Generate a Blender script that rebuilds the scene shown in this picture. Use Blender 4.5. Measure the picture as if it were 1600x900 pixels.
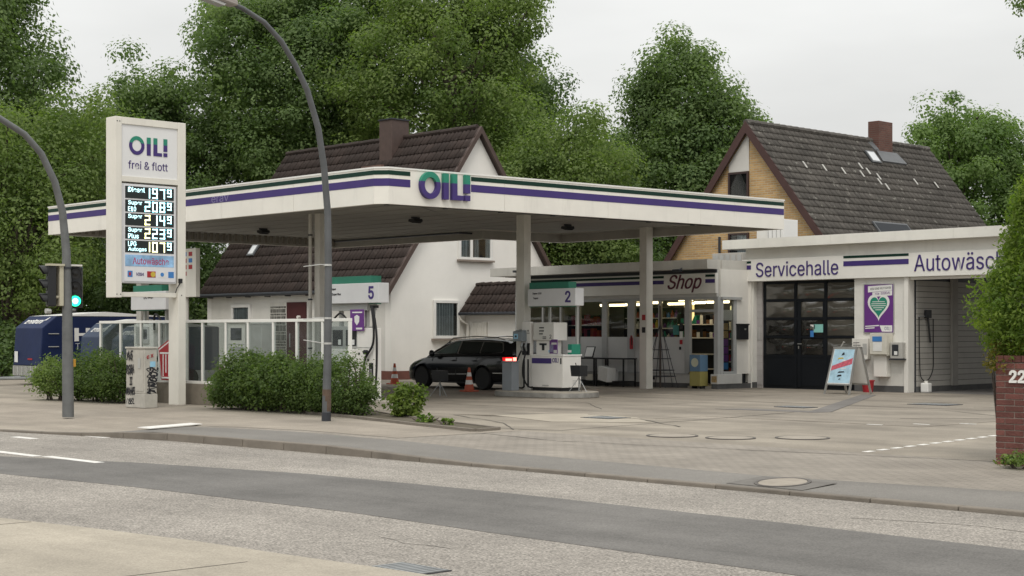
import bpy, bmesh, math, random
import numpy as np
from mathutils import Vector, Matrix
for o in list(bpy.data.objects): bpy.data.objects.remove(o)
SC = bpy.context.scene
COL = SC.collection
R = math.radians
rnd = random.Random(7)
# ------------------------------------------------------------ camera
cam = bpy.data.cameras.new('camera'); camo = bpy.data.objects.new('camera', cam); COL.objects.link(camo)
camo.location = (0, 0, 1.6); camo.rotation_euler = (R(90), 0, R(46.3))
cam.sensor_width = 36; cam.lens = 36*2450/1600; cam.shift_y = 71/1600; cam.clip_start = .1; cam.clip_end = 3000
SC.camera = camo
SC.view_settings.view_transform = 'Standard'; SC.view_settings.look = 'None'; SC.view_settings.gamma = 1
SC.view_settings.use_curve_mapping = False
SC.view_settings.exposure = 0.14
# ------------------------------------------------------------ overcast sky and a soft sun behind the cloud
W = bpy.data.worlds.new('World'); SC.world = W; W.use_nodes = True
nt = W.node_tree; nt.nodes.clear()
N = nt.nodes.new; Lk = nt.links.new
sky = N('ShaderNodeTexSky'); sky.sky_type = 'NISHITA'; sky.sun_disc = False
SUN_EL, SUN_AZ = R(55), R(138)
sky.sun_elevation = SUN_EL; sky.sun_rotation = SUN_AZ; sky.dust_density = 4; sky.air_density = 1.5
tc = N('ShaderNodeTexCoord')
sep = N('ShaderNodeSeparateXYZ'); Lk(tc.outputs['Generated'], sep.inputs[0])
# cloud deck: brightness grows from the horizon to the zenith as under any overcast sky
el = N('ShaderNodeMapRange'); el.inputs['From Min'].default_value = 0; el.inputs['From Max'].default_value = 1
el.inputs['To Min'].default_value = 7.0; el.inputs['To Max'].default_value = 16.5
Lk(sep.outputs['Z'], el.inputs['Value'])
mp = N('ShaderNodeMapping'); mp.inputs['Scale'].default_value = (1.0, 1.0, 3.4); Lk(tc.outputs['Generated'], mp.inputs[0])
nz = N('ShaderNodeTexNoise'); nz.inputs['Scale'].default_value = 2.6; nz.inputs['Detail'].default_value = 5; nz.inputs['Roughness'].default_value = .5
Lk(mp.outputs[0], nz.inputs['Vector'])
mr = N('ShaderNodeMapRange'); mr.inputs['From Min'].default_value = .3; mr.inputs['From Max'].default_value = .7
mr.inputs['To Min'].default_value = .86; mr.inputs['To Max'].default_value = 1.08; Lk(nz.outputs['Fac'], mr.inputs['Value'])
mu = N('ShaderNodeMath'); mu.operation = 'MULTIPLY'; Lk(el.outputs[0], mu.inputs[0]); Lk(mr.outputs[0], mu.inputs[1])
cc = N('ShaderNodeCombineColor')
for i, f in enumerate((.935, .94, .925)):
    m = N('ShaderNodeMath'); m.operation = 'MULTIPLY'; m.inputs[1].default_value = f; Lk(mu.outputs[0], m.inputs[0]); Lk(m.outputs[0], cc.inputs[i])
mix = N('ShaderNodeMix'); mix.data_type = 'RGBA'; mix.inputs['Factor'].default_value = .96
Lk(sky.outputs[0], mix.inputs['A']); Lk(cc.outputs[0], mix.inputs['B'])
bg = N('ShaderNodeBackground'); bg.inputs['Strength'].default_value = .1; Lk(mix.outputs['Result'], bg.inputs['Color'])
ow = N('ShaderNodeOutputWorld'); Lk(bg.outputs[0], ow.inputs[0])
sl = bpy.data.lights.new('sun', 'SUN'); sl.energy = 1.3; sl.angle = R(22); sl.color = (1, .95, .87)
so = bpy.data.objects.new('sun', sl); COL.objects.link(so)
# sky sun_rotation is clockwise from +Y: direction to the sun
sd = Vector((math.sin(SUN_AZ)*math.cos(SUN_EL), math.cos(SUN_AZ)*math.cos(SUN_EL), math.sin(SUN_EL)))
so.rotation_euler = sd.to_track_quat('Z', 'Y').to_euler(); so.location = sd*60
# ------------------------------------------------------------ materials
MATS = {}
def pos_node(t): return t.nodes.new('ShaderNodeNewGeometry').outputs['Position']
def mat(name, col, rough=.6, var=.12, scale=1.5, metal=0, spec=.4, bump=0, bscale=40, streak=0, rand=0, coat=0):
    """principled paint/stone with noise wear; streak = rain streaks; rand = per piece variation"""
    if name in MATS: return MATS[name]
    m = bpy.data.materials.new(name); m.use_nodes = True; t = m.node_tree
    b = t.nodes['Principled BSDF']; L = t.links.new; n = t.nodes.new
    b.inputs['Roughness'].default_value = rough; b.inputs['Metallic'].default_value = metal
    b.inputs['Specular IOR Level'].default_value = spec
    if coat: b.inputs['Coat Weight'].default_value = coat; b.inputs['Coat Roughness'].default_value = .04
    P = pos_node(t)
    no = n('ShaderNodeTexNoise'); no.inputs['Scale'].default_value = scale; no.inputs['Detail'].default_value = 6; no.inputs['Roughness'].default_value = .62
    L(P, no.inputs['Vector'])
    r = n('ShaderNodeMapRange'); r.inputs['From Min'].default_value = .28; r.inputs['From Max'].default_value = .72
    r.inputs['To Min'].default_value = 1-var; r.inputs['To Max'].default_value = 1+var*.7; L(no.outputs['Fac'], r.inputs['Value'])
    out = r.outputs[0]
    if streak:
        mp = n('ShaderNodeMapping'); mp.inputs['Scale'].default_value = (3.1, 3.1, .35); L(P, mp.inputs[0])
        s = n('ShaderNodeTexNoise'); s.inputs['Scale'].default_value = 1; s.inputs['Detail'].default_value = 8; s.inputs['Roughness'].default_value = .7; L(mp.outputs[0], s.inputs['Vector'])
        q = n('ShaderNodeMapRange'); q.inputs['From Min'].default_value = .54; q.inputs['From Max'].default_value = .85
        q.inputs['To Min'].default_value = 1; q.inputs['To Max'].default_value = 1-streak; L(s.outputs['Fac'], q.inputs['Value'])
        mm = n('ShaderNodeMath'); mm.operation = 'MULTIPLY'; L(out, mm.inputs[0]); L(q.outputs[0], mm.inputs[1]); out = mm.outputs[0]
    if rand:
        oi = n('ShaderNodeObjectInfo'); q = n('ShaderNodeMapRange'); q.inputs['To Min'].default_value = 1-rand; q.inputs['To Max'].default_value = 1+rand
        L(oi.outputs['Random'], q.inputs['Value'])
        mm = n('ShaderNodeMath'); mm.operation = 'MULTIPLY'; L(out, mm.inputs[0]); L(q.outputs[0], mm.inputs[1]); out = mm.outputs[0]
    mx = n('ShaderNodeVectorMath'); mx.operation = 'SCALE'; mx.inputs[0].default_value = col[:3]; L(out, mx.inputs['Scale'])
    L(mx.outputs[0], b.inputs['Base Color'])
    if bump:
        bn = n('ShaderNodeTexNoise'); bn.inputs['Scale'].default_value = bscale; bn.inputs['Detail'].default_value = 4; L(P, bn.inputs['Vector'])
        bp = n('ShaderNodeBump'); bp.inputs['Strength'].default_value = bump; bp.inputs['Distance'].default_value = .02; L(bn.outputs['Fac'], bp.inputs['Height'])
        L(bp.outputs[0], b.inputs['Normal'])
    MATS[name] = m; return m
def emit(name, col, s):
    if name in MATS: return MATS[name]
    m = bpy.data.materials.new(name); m.use_nodes = True; b = m.node_tree.nodes['Principled BSDF']
    b.inputs['Base Color'].default_value = (*col, 1); b.inputs['Emission Color'].default_value = (*col, 1); b.inputs['Emission Strength'].default_value = s
    b.inputs['Roughness'].default_value = .5
    MATS[name] = m; return m
def glass(name, tint=(.8, .85, .85), refl=.12, rough=.03, wavy=0, fill=0, fcol=(.5, .5, .5)):
    """thin pane: tinted see-through, mirror-like reflection, optional diffuse fill"""
    if name in MATS: return MATS[name]
    m = bpy.data.materials.new(name); m.use_nodes = True; t = m.node_tree; t.nodes.clear(); n = t.nodes.new; L = t.links.new
    tr = n('ShaderNodeBsdfTransparent'); tr.inputs[0].default_value = (*tint, 1)
    gl = n('ShaderNodeBsdfGlossy'); gl.inputs['Roughness'].default_value = rough
    lw = n('ShaderNodeLayerWeight'); lw.inputs['Blend'].default_value = .12
    a = n('ShaderNodeMath'); a.operation = 'ADD'; a.inputs[1].default_value = refl; a.use_clamp = True; L(lw.outputs['Fresnel'], a.inputs[0])
    mx = n('ShaderNodeMixShader'); L(a.outputs[0], mx.inputs[0]); L(tr.outputs[0], mx.inputs[1]); L(gl.outputs[0], mx.inputs[2])
    if wavy:
        bn = n('ShaderNodeTexNoise'); bn.inputs['Scale'].default_value = 2.2; bn.inputs['Detail'].default_value = 1; L(pos_node(t), bn.inputs['Vector'])
        bp = n('ShaderNodeBump'); bp.inputs['Strength'].default_value = wavy; bp.inputs['Distance'].default_value = .12; L(bn.outputs['Fac'], bp.inputs['Height'])
        L(bp.outputs[0], gl.inputs['Normal'])
    last = mx.outputs[0]
    if fill:
        d = n('ShaderNodeBsdfDiffuse'); d.inputs[0].default_value = (*fcol, 1)
        m2 = n('ShaderNodeMixShader'); m2.inputs[0].default_value = fill; L(last, m2.inputs[1]); L(d.outputs[0], m2.inputs[2]); last = m2.outputs[0]
    o = n('ShaderNodeOutputMaterial'); L(last, o.inputs[0]); MATS[name] = m; return m
def leafmat(name, c1, c2, sc=.55):
    if name in MATS: return MATS[name]
    m = bpy.data.materials.new(name); m.use_nodes = True; t = m.node_tree; t.nodes.clear(); n = t.nodes.new; L = t.links.new
    at = n('ShaderNodeAttribute'); at.attribute_name = 'hue'
    cr = n('ShaderNodeMix'); cr.data_type = 'RGBA'; cr.inputs['A'].default_value = (*c1, 1); cr.inputs['B'].default_value = (*c2, 1)
    L(at.outputs['Fac'], cr.inputs['Factor'])
    p = n('ShaderNodeBsdfPrincipled'); p.inputs['Roughness'].default_value = .6; p.inputs['Specular IOR Level'].default_value = .15
    L(cr.outputs['Result'], p.inputs['Base Color'])
    tl = n('ShaderNodeBsdfTranslucent')
    br = n('ShaderNodeVectorMath'); br.operation = 'MULTIPLY'; br.inputs[1].default_value = (1.25, 1.45, .6); L(cr.outputs['Result'], br.inputs[0]); L(br.outputs[0], tl.inputs[0])
    mx = n('ShaderNodeMixShader'); mx.inputs[0].default_value = .5; L(p.outputs[0], mx.inputs[1]); L(tl.outputs[0], mx.inputs[2])
    o = n('ShaderNodeOutputMaterial'); L(mx.outputs[0], o.inputs[0]); MATS[name] = m; return m
def brickmat(name, c1, c2, mortar, bw, rh, ms, axis, rough=.85, bump=.4, offset=.5):
    """brick / paver pattern in world metres; axis picks the two coordinates of the plane"""
    if name in MATS: return MATS[name]
    m = bpy.data.materials.new(name); m.use_nodes = True; t = m.node_tree; b = t.nodes['Principled BSDF']; n = t.nodes.new; L = t.links.new
    b.inputs['Roughness'].default_value = rough; b.inputs['Specular IOR Level'].default_value = .25
    s = n('ShaderNodeSeparateXYZ'); L(pos_node(t), s.inputs[0]); c = n('ShaderNodeCombineXYZ')
    L(s.outputs[axis[0]], c.inputs[0]); L(s.outputs[axis[1]], c.inputs[1])
    k = n('ShaderNodeTexBrick'); k.inputs['Scale'].default_value = 1; k.inputs['Brick Width'].default_value = bw; k.inputs['Row Height'].default_value = rh
    k.inputs['Mortar Size'].default_value = ms; k.inputs['Color1'].default_value = (*c1, 1); k.inputs['Color2'].default_value = (*c2, 1); k.inputs['Mortar'].default_value = (*mortar, 1)
    k.inputs['Mortar Smooth'].default_value = .3; k.offset = offset
    L(c.outputs[0], k.inputs['Vector'])
    no = n('ShaderNodeTexNoise'); no.inputs['Scale'].default_value = .9; no.inputs['Detail'].default_value = 7; L(pos_node(t), no.inputs['Vector'])
    r = n('ShaderNodeMapRange'); r.inputs['From Min'].default_value = .3; r.inputs['From Max'].default_value = .7; r.inputs['To Min'].default_value = .8; r.inputs['To Max'].default_value = 1.12
    L(no.outputs['Fac'], r.inputs['Value'])
    v = n('ShaderNodeVectorMath'); v.operation = 'SCALE'; L(k.outputs['Color'], v.inputs[0]); L(r.outputs[0], v.inputs['Scale']); L(v.outputs[0], b.inputs['Base Color'])
    bp = n('ShaderNodeBump'); bp.inputs['Strength'].default_value = bump; bp.inputs['Distance'].default_value = .01; bp.invert = True
    L(k.outputs['Fac'], bp.inputs['Height']); L(bp.outputs[0], b.inputs['Normal'])
    MATS[name] = m; return m
def asphaltmat(name, col, speck=.35, fine=60, patch=.15, rough=.9, stretch=(1, 1, 1), stain=(.0, .0)):
    """road surface: aggregate speckle at two sizes, wide tonal patches, bump"""
    if name in MATS: return MATS[name]
    m = bpy.data.materials.new(name); m.use_nodes = True; t = m.node_tree; b = t.nodes['Principled BSDF']; n = t.nodes.new; L = t.links.new
    b.inputs['Roughness'].default_value = rough; b.inputs['Specular IOR Level'].default_value = .25
    P = pos_node(t)
    def noise(sc, det, lo, hi, a, z, vec=None, ro=.6):
        no = n('ShaderNodeTexNoise'); no.inputs['Scale'].default_value = sc; no.inputs['Detail'].default_value = det; no.inputs['Roughness'].default_value = ro
        L(vec or P, no.inputs['Vector'])
        r = n('ShaderNodeMapRange'); r.inputs['From Min'].default_value = lo; r.inputs['From Max'].default_value = hi; r.inputs['To Min'].default_value = a; r.inputs['To Max'].default_value = z
        L(no.outputs['Fac'], r.inputs['Value']); return no, r.outputs[0]
    mp = n('ShaderNodeMapping'); mp.inputs['Scale'].default_value = stretch; L(P, mp.inputs[0])
    n1, a = noise(fine, 2, .3, .7, 1-speck, 1+speck, mp.outputs[0], .7)
    n2, b2 = noise(fine/4.5, 4, .3, .7, 1-speck*.36, 1+speck*.36, mp.outputs[0], .7)
    n3, c = noise(.55, 8, .3, .7, 1-patch, 1+patch)
    mp2 = n('ShaderNodeMapping'); mp2.inputs['Scale'].default_value = (.12, 1.3, 1); L(P, mp2.inputs[0])
    n4, d = noise(1, 5, .35, .7, 1-patch*.7, 1+patch*.5, mp2.outputs[0])
    out = a
    for q in (b2, c, d):
        mm = n('ShaderNodeMath'); mm.operation = 'MULTIPLY'; L(out, mm.inputs[0]); L(q, mm.inputs[1]); out = mm.outputs[0]
    v = n('ShaderNodeVectorMath'); v.operation = 'SCALE'; v.inputs[0].default_value = col; L(out, v.inputs['Scale']); L(v.outputs[0], b.inputs['Base Color'])
    bp = n('ShaderNodeBump'); bp.inputs['Strength'].default_value = .35; bp.inputs['Distance'].default_value = .01; L(n1.outputs['Fac'], bp.inputs['Height']); L(bp.outputs[0], b.inputs['Normal'])
    MATS[name] = m; return m
WHITE = mat('white_paint', (.74, .72, .67), .45, .07, 1.2, streak=.10)
WHITE2 = mat('white_enamel', (.78, .77, .74), .35, .05, 2)
DIRTYW = mat('dirty_white', (.66, .635, .58), .55, .14, 1.6, streak=.22)
RENDER = mat('white_render', (.81, .79, .745), .9, .06, .7, bump=.25, bscale=60, streak=.03)
GREYP = mat('grey_paint', (.42, .42, .40), .5, .1, 2, streak=.1)
PURPLE = mat('purple_print', (.055, .035, .16), .45, .08, 2, spec=.25)
LILAC = mat('violet_print', (.13, .035, .21), .4, .06, 2)
GREEN = mat('green_print', (.02, .22, .145), .45, .08, 2)
DKGREEN = mat('dark_green_print', (.006, .032, .022), .5, .12, 2, spec=.2)
BLACK = mat('black_plastic', (.014, .015, .017), .45, .15, 4)
RUBBER = mat('rubber', (.012, .012, .013), .7, .15, 6)
DARK = mat('dark_steel', (.03, .033, .04), .4, .2, 3)
STEEL = mat('galvanised_steel', (.30, .31, .31), .5, .18, 3, metal=.5, streak=.15)
LAMPGREY = mat('weathered_steel', (.115, .12, .125), .55, .22, 2.5, metal=.3, streak=.2)
ALU = mat('aluminium', (.62, .62, .6), .35, .08, 5, metal=.8)
RED = mat('red_paint', (.36, .022, .03), .5, .1, 4)
ORANGE = mat('orange_plastic', (.42, .085, .04), .55, .12, 5)
YELLOW = mat('yellow_paint', (.55, .42, .06), .5, .1, 4)
BLUE = mat('blue_print', (.05, .2, .5), .5, .12, 3)
CYAN = mat('pale_blue_print', (.3, .55, .72), .45, .15, 6)
PAPER = mat('paper', (.7, .7, .68), .7, .06, 9)
INK = mat('ink', (.02, .02, .025), .6, .05, 9)
CONC = mat('rough_concrete', (.20, .175, .14), .95, .28, 2.5, bump=.6, bscale=30, streak=.3)
CABCONC = mat('cabinet_grp', (.44, .42, .375), .8, .2, 3, streak=.22)
# ------------------------------------------------------------ building helpers
WM = {}
def thing(name, label, cat, loc=(0, 0, 0), rz=0, group=None):
    o = bpy.data.objects.new(name, None); COL.objects.link(o); o.location = loc; o.rotation_euler = (0, 0, rz); o.empty_display_size = .2
    tag(o, label, cat, group); WM[o] = Matrix.Translation(loc) @ Matrix.Rotation(rz, 4, 'Z'); return o
def tag(o, label, cat=None, group=None, kind=None):
    if label: o['label'] = label
    if cat: o['category'] = cat
    if group: o['group'] = group
    if kind: o['kind'] = kind
    return o
def structure(o, label=None):
    o['kind'] = 'structure'
    if label: o['label'] = label
    return o
class B:
    def __init__(s): s.v = []; s.f = []
    def add(s, vs, fs):
        k = len(s.v); s.v += [tuple(p) for p in vs]; s.f += [tuple(i+k for i in f) for f in fs]; return s
    def box(s, x0, y0, z0, x1, y1, z1):
        x0, x1 = min(x0, x1), max(x0, x1); y0, y1 = min(y0, y1), max(y0, y1); z0, z1 = min(z0, z1), max(z0, z1)
        return s.add([(x0, y0, z0), (x1, y0, z0), (x1, y1, z0), (x0, y1, z0), (x0, y0, z1), (x1, y0, z1), (x1, y1, z1), (x0, y1, z1)],
                     [(0, 3, 2, 1), (4, 5, 6, 7), (0, 1, 5, 4), (1, 2, 6, 5), (2, 3, 7, 6), (3, 0, 4, 7)])
    def poly(s, pts): return s.add(pts, [tuple(range(len(pts)))])
    def prism(s, pts, d):
        """polygon pts (3-D, any plane) swept along vector d"""
        n = len(pts); d = Vector(d); a = [Vector(p) for p in pts]
        nrm = sum(((a[i]).cross(a[(i+1) % n]) for i in range(n)), Vector())
        if nrm.dot(d) > 0: a = a[::-1]
        return s.add(a+[p+d for p in a], [tuple(range(n)), tuple(range(2*n-1, n-1, -1))]+[(i, i+n, (i+1) % n+n, (i+1) % n) for i in range(n)])
    def tube(s, pts, r, n=8, cap=True):
        pts = [Vector(p) for p in pts]; m = len(pts); rs = r if isinstance(r, (list, tuple)) else [r]*m
        t0 = (pts[1]-pts[0]).normalized(); u = t0.orthogonal().normalized(); vs = []; fs = []
        for i, p in enumerate(pts):
            t = (pts[min(i+1, m-1)]-pts[max(i-1, 0)]).normalized(); u = (u-t*u.dot(t)).normalized(); w = t.cross(u)
            for j in range(n):
                a = 2*math.pi*j/n; vs.append(p+(u*math.cos(a)+w*math.sin(a))*rs[i])
        for i in range(m-1):
            for j in range(n): fs.append((i*n+j, i*n+(j+1) % n, (i+1)*n+(j+1) % n, (i+1)*n+j))
        if cap: fs += [tuple(range(n-1, -1, -1)), tuple(range((m-1)*n, m*n))]
        return s.add(vs, fs)
    def lathe(s, prof, c, n=16, axis='Z'):
        """profile [(r,h)] round an axis through c"""
        vs = []; fs = []; m = len(prof)
        for r, h in prof:
            for j in range(n):
                a = 2*math.pi*j/n; x, y = r*math.cos(a), r*math.sin(a)
                p = {'Z': (x, y, h), 'Y': (x, h, y), 'X': (h, x, y)}[axis]; vs.append((c[0]+p[0], c[1]+p[1], c[2]+p[2]))
        for i in range(m-1):
            for j in range(n): fs.append((i*n+j, i*n+(j+1) % n, (i+1)*n+(j+1) % n, (i+1)*n+j))
        if prof[0][0] > 1e-5: fs.append(tuple(range(n-1, -1, -1)))
        if prof[-1][0] > 1e-5: fs.append(tuple(range((m-1)*n, m*n)))
        return s.add(vs, fs)
    def done(s, name, m, parent=None, bevel=0, smooth=False, local=False, label=None, fix=True):
        me = bpy.data.meshes.new(name); vs = s.v
        if parent is not None and not local:
            inv = WM[parent].inverted(); vs = [inv @ Vector(p) for p in vs]
        me.from_pydata([tuple(p) for p in vs], [], s.f); me.materials.append(m)
        if fix:
            bm = bmesh.new(); bm.from_mesh(me); bmesh.ops.recalc_face_normals(bm, faces=bm.faces); bm.to_mesh(me); bm.free()
        o = bpy.data.objects.new(name, me); COL.objects.link(o)
        if parent is not None: o.parent = parent; WM[o] = WM[parent]
        else: WM[o] = Matrix()
        if bevel:
            b = o.modifiers.new('edge', 'BEVEL'); b.width = bevel; b.segments = 2; b.limit_method = 'ANGLE'; b.angle_limit = R(40)
        if smooth:
            for p in me.polygons: p.use_smooth = True
            if smooth != 2:
                try: me.set_sharp_from_angle(angle=R(40))
                except Exception: pass
        if label: o['label'] = label
        return o
def box(name, m, parent, a, b, bevel=0, label=None): return B().box(*a, *b).done(name, m, parent, bevel, label=label)
def single(o, label, cat, group=None):
    """turn a one-mesh thing's origin to its base"""
    me = o.data; vs = [v.co for v in me.vertices]
    c = Vector((sum(v.x for v in vs)/len(vs), sum(v.y for v in vs)/len(vs), min(v.z for v in vs)))
    me.transform(Matrix.Translation(-c)); o.location = c; WM[o] = Matrix.Translation(c); return tag(o, label, cat, group)
def copy_tree(o, loc=None, rz=None, label=None, parent=None):
    c = o.copy(); COL.objects.link(c)
    if parent is not None: c.parent = parent
    if loc is not None: c.location = loc
    if rz is not None: c.rotation_euler = (0, 0, rz)
    if label: c['label'] = label
    for ch in [q for q in bpy.data.objects if q.parent == o]: copy_tree(ch, parent=c)
    return c
FONT = None
try: FONT = bpy.data.fonts.load(bpy.utils.resource_path('LOCAL')+'/datafiles/fonts/Inter.woff2')   # the plain sans that ships with Blender
except Exception: FONT = None
def tmesh(body, extrude=.003, shear=0, bold=0):
    cu = bpy.data.curves.new('text', 'FONT'); cu.body = body
    if FONT: cu.font = FONT
    cu.body = body; cu.size = 1; cu.extrude = extrude; cu.shear = shear; cu.offset = bold; cu.resolution_u = 4
    o = bpy.data.objects.new('text', cu); COL.objects.link(o); bpy.context.view_layer.update()
    me = bpy.data.meshes.new_from_object(o.evaluated_get(bpy.context.evaluated_depsgraph_get())); bpy.data.objects.remove(o); bpy.data.curves.remove(cu); return me
def text(name, body, m, parent, org, xdir, w=None, h=None, shear=0, bold=0, ext=.004, up=(0, 0, 1), off=.004, center=False):
    """flat lettering: lower left corner at org, running along xdir, fitted to width w / height h, standing off the surface"""
    me = tmesh(body, 1.0, shear, bold); co = np.array([v.co[:] for v in me.vertices]); lo, hi = co.min(0), co.max(0)
    sy = (h/(hi[1]-lo[1])) if h else None; sx = (w/(hi[0]-lo[0])) if w else None
    sx = sx or sy; sy = sy or sx
    X = Vector(xdir).normalized(); U = Vector(up).normalized(); Nn = X.cross(U).normalized(); O = Vector(org)
    dx = -(hi[0]-lo[0])*sx/2 if center else 0
    for v in me.vertices:
        a, b_, c = v.co; v.co = O+X*((a-lo[0])*sx+dx)+U*((b_-lo[1])*sy)+Nn*(off+c*ext)
    inv = WM[parent].inverted() if parent is not None else Matrix(); me.transform(inv)
    me.materials.clear(); me.materials.append(m); me.name = name
    o = bpy.data.objects.new(name, me); COL.objects.link(o); WM[o] = WM.get(parent, Matrix())
    if parent is not None: o.parent = parent
    return o
def split_text(name, body, mtop, mbot, parent, org, xdir, w, h, frac, **k):
    """two colour lettering cut at height frac"""
    o = text(name, body, mbot, parent, org, xdir, w, h, **k); me = o.data; me.materials.append(mtop)
    bm = bmesh.new(); bm.from_mesh(me); z = min(v.co.z for v in bm.verts)+h*frac
    bmesh.ops.bisect_plane(bm, geom=bm.verts[:]+bm.edges[:]+bm.faces[:], plane_co=(0, 0, z), plane_no=(0, 0, 1), dist=1e-6)
    for f in bm.faces: f.material_index = 1 if f.calc_center_median().z > z else 0
    bm.to_mesh(me); bm.free(); return o
def sheet(name, m, parent, org, xdir, w, h, off=.004, th=.004, bevel=0):
    """thin upright plate"""
    X = Vector(xdir).normalized(); U = Vector((0, 0, 1)); Nn = X.cross(U); O = Vector(org)+Nn*off
    return B().prism([O, O+X*w, O+X*w+U*h, O+U*h], Nn*th).done(name, m, parent, bevel)
def oil_logo(parent, org, xdir, w, h, depth, off=.004):
    """the two colour OIL! lettering, green above and purple below"""
    X = Vector(xdir).normalized(); U = Vector((0, 0, 1)); Nn = X.cross(U); O = Vector(org)+Nn*off; cut = .64
    def pt(a, b_): return O+X*(a*w)+U*(b_*h)
    def bars(*bs):
        pc = {0: B(), 1: B()}
        for a0, b0, a1, b1 in bs:
            for i, (lo, hi) in enumerate(((b0, min(b1, cut)), (max(b0, cut), b1))):
                if hi-lo > 1e-4: pc[i].prism([pt(a0, lo), pt(a1, lo), pt(a1, hi), pt(a0, hi)], Nn*depth)
        emit_(pc)
    def emit_(pc):
        for i, (nm, m) in enumerate((('letter_lower', PURPLE), ('letter_upper', GREEN))):
            if pc[i].v: pc[i].done(nm, m, parent)
    ro, ri, cx, cy = .5, .30, .215, .5; n = 48; asp = h/w
    rx = ro*asp*.92; rix = ri*asp*.92; k = (cut-cy); pc = {0: B(), 1: B()}
    def arc(a0, a1, i):
        N_ = 28; out = []; inn = []
        for j in range(N_+1):
            a = a0+(a1-a0)*j/N_; out.append((cx+rx*math.cos(a), cy+ro*math.sin(a)))
        ai0, ai1 = i
        for j in range(N_+1):
            a = ai0+(ai1-ai0)*j/N_; inn.append((cx+rix*math.cos(a), cy+ri*math.sin(a)))
        return out, inn
    ao, ai = math.asin(k/ro), math.asin(k/ri)
    for i, (a0, a1, b0, b1) in enumerate(((math.pi-ao, 2*math.pi+ao, math.pi-ai, 2*math.pi+ai), (ao, math.pi-ao, ai, math.pi-ai))):
        o_, i_ = arc(a0, a1, (b0, b1)); q = [pt(*p) for p in o_]+[pt(*p) for p in i_]; m = len(o_); d = Nn*depth; vs = q+[p+d for p in q]; fs = []
        for j in range(m-1):
            fs += [(j, j+1, m+j+1, m+j), (2*m+j, 3*m+j, 3*m+j+1, 2*m+j+1), (j, 2*m+j, 2*m+j+1, j+1), (m+j, m+j+1, 3*m+j+1, 3*m+j)]
        fs += [(0, m, 3*m, 2*m), (m-1, 3*m-1, 4*m-1, 2*m-1)]; pc[i].add(vs, fs)
    emit_(pc)
    bars((.47, .02, .57, .98)); bars((.64, .02, .74, .98), (.741, .02, .86, .20)); bars((.90, .30, 1.0, .98)); bars((.90, .02, 1.0, .22))
def joined(name, m, vs, fs, hue=None, parent=None):
    """fast mesh from numpy arrays (quads)"""
    me = bpy.data.meshes.new(name); vs = np.asarray(vs, np.float32); fs = np.asarray(fs, np.int32); k = fs.shape[1]
    me.vertices.add(len(vs)); me.vertices.foreach_set('co', vs.ravel()); me.loops.add(fs.size); me.loops.foreach_set('vertex_index', fs.ravel())
    me.polygons.add(len(fs)); me.polygons.foreach_set('loop_start', np.arange(0, fs.size, k, dtype=np.int32)); me.polygons.foreach_set('loop_total', np.full(len(fs), k, np.int32))
    me.materials.append(m); me.update(calc_edges=True)
    if hue is not None:
        a = me.attributes.new('hue', 'FLOAT', 'POINT'); a.data.foreach_set('value', np.asarray(hue, np.float32))
    o = bpy.data.objects.new(name, me); COL.objects.link(o)
    if parent is not None: o.parent = parent
    return o
# ------------------------------------------------------------ foliage
NR = np.random.RandomState(11)
def leaves(cs, rad, per, size, hb, droop=.55, aspect=.62, flat=.62, out=.55, shell=.45, rough=.42):
    """leaf-sized faces spread over clumps cs with radii rad"""
    n = len(cs)*per; c = np.repeat(cs, per, 0); r = np.repeat(rad, per)[:, None]
    d = NR.normal(size=(n, 3)); d /= np.linalg.norm(d, axis=1)[:, None]
    q = NR.rand(n, 1)**shell; p = c+d*r*q*np.array([1, 1, flat])
    nn = d*out+np.array([0, 0, droop])+NR.normal(size=(n, 3))*rough; nn /= np.linalg.norm(nn, axis=1)[:, None]
    t = np.cross(nn, NR.normal(size=(n, 3))); t /= np.linalg.norm(t, axis=1)[:, None]; b = np.cross(nn, t)
    L = size*(.65+.7*NR.rand(n, 1)); Wd = L*aspect
    v = np.empty((n, 4, 3)); v[:, 0] = p-t*L*.5; v[:, 1] = p+b*Wd*.5+t*L*.06-nn*L*.10; v[:, 2] = p+t*L*.5-nn*L*.06; v[:, 3] = p-b*Wd*.5+t*L*.06-nn*L*.10
    f = np.arange(n*4).reshape(n, 4); h = np.clip(np.repeat(hb, per)+NR.normal(size=n)*.11, 0, 1)
    return v.reshape(-1, 3), f, np.repeat(h, 4)
BARK = mat('bark', (.075, .06, .048), .9, .3, 6, bump=.6, bscale=25)
LEAF_A = leafmat('leaf_maple', (.104, .160, .066), (.192, .256, .104))
LEAF_B = leafmat('leaf_lime', (.120, .175, .062), (.222, .282, .098))
LEAF_C = leafmat('leaf_dark', (.086, .135, .060), (.162, .222, .092))
LEAF_H = leafmat('leaf_hedge', (.070, .112, .040), (.145, .198, .066))
LEAF_Y = leafmat('leaf_fresh', (.10, .17, .036), (.21, .29, .065))
def crown_clumps(c, rx, ry, rz, n, rmin, rmax, taper=.0, seed=0):
    rs = np.random.RandomState(seed); ph = rs.rand(6)*6.28
    d = rs.normal(size=(n, 3)); d /= np.linalg.norm(d, axis=1)[:, None]
    az = np.arctan2(d[:, 1], d[:, 0]); lob = 1+.13*np.sin(3*az+ph[0]+2*d[:, 2])+.12*np.sin(5*az+ph[1]-4*d[:, 2])+.10*np.sin(7*d[:, 2]+ph[2]+az)
    q = (.34+.66*rs.rand(n)**.36)*lob*.88
    rr = rmin+(rmax-rmin)*rs.rand(n)
    s = 1-taper*np.clip(d[:, 2], 0, 1)
    p = np.stack([d[:, 0]*rx*q*s, d[:, 1]*ry*q*s, d[:, 2]*rz*q], 1)
    return p+np.array(c), rr, np.clip(.45+rs.normal(size=n)*.2, 0, 1)
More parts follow.
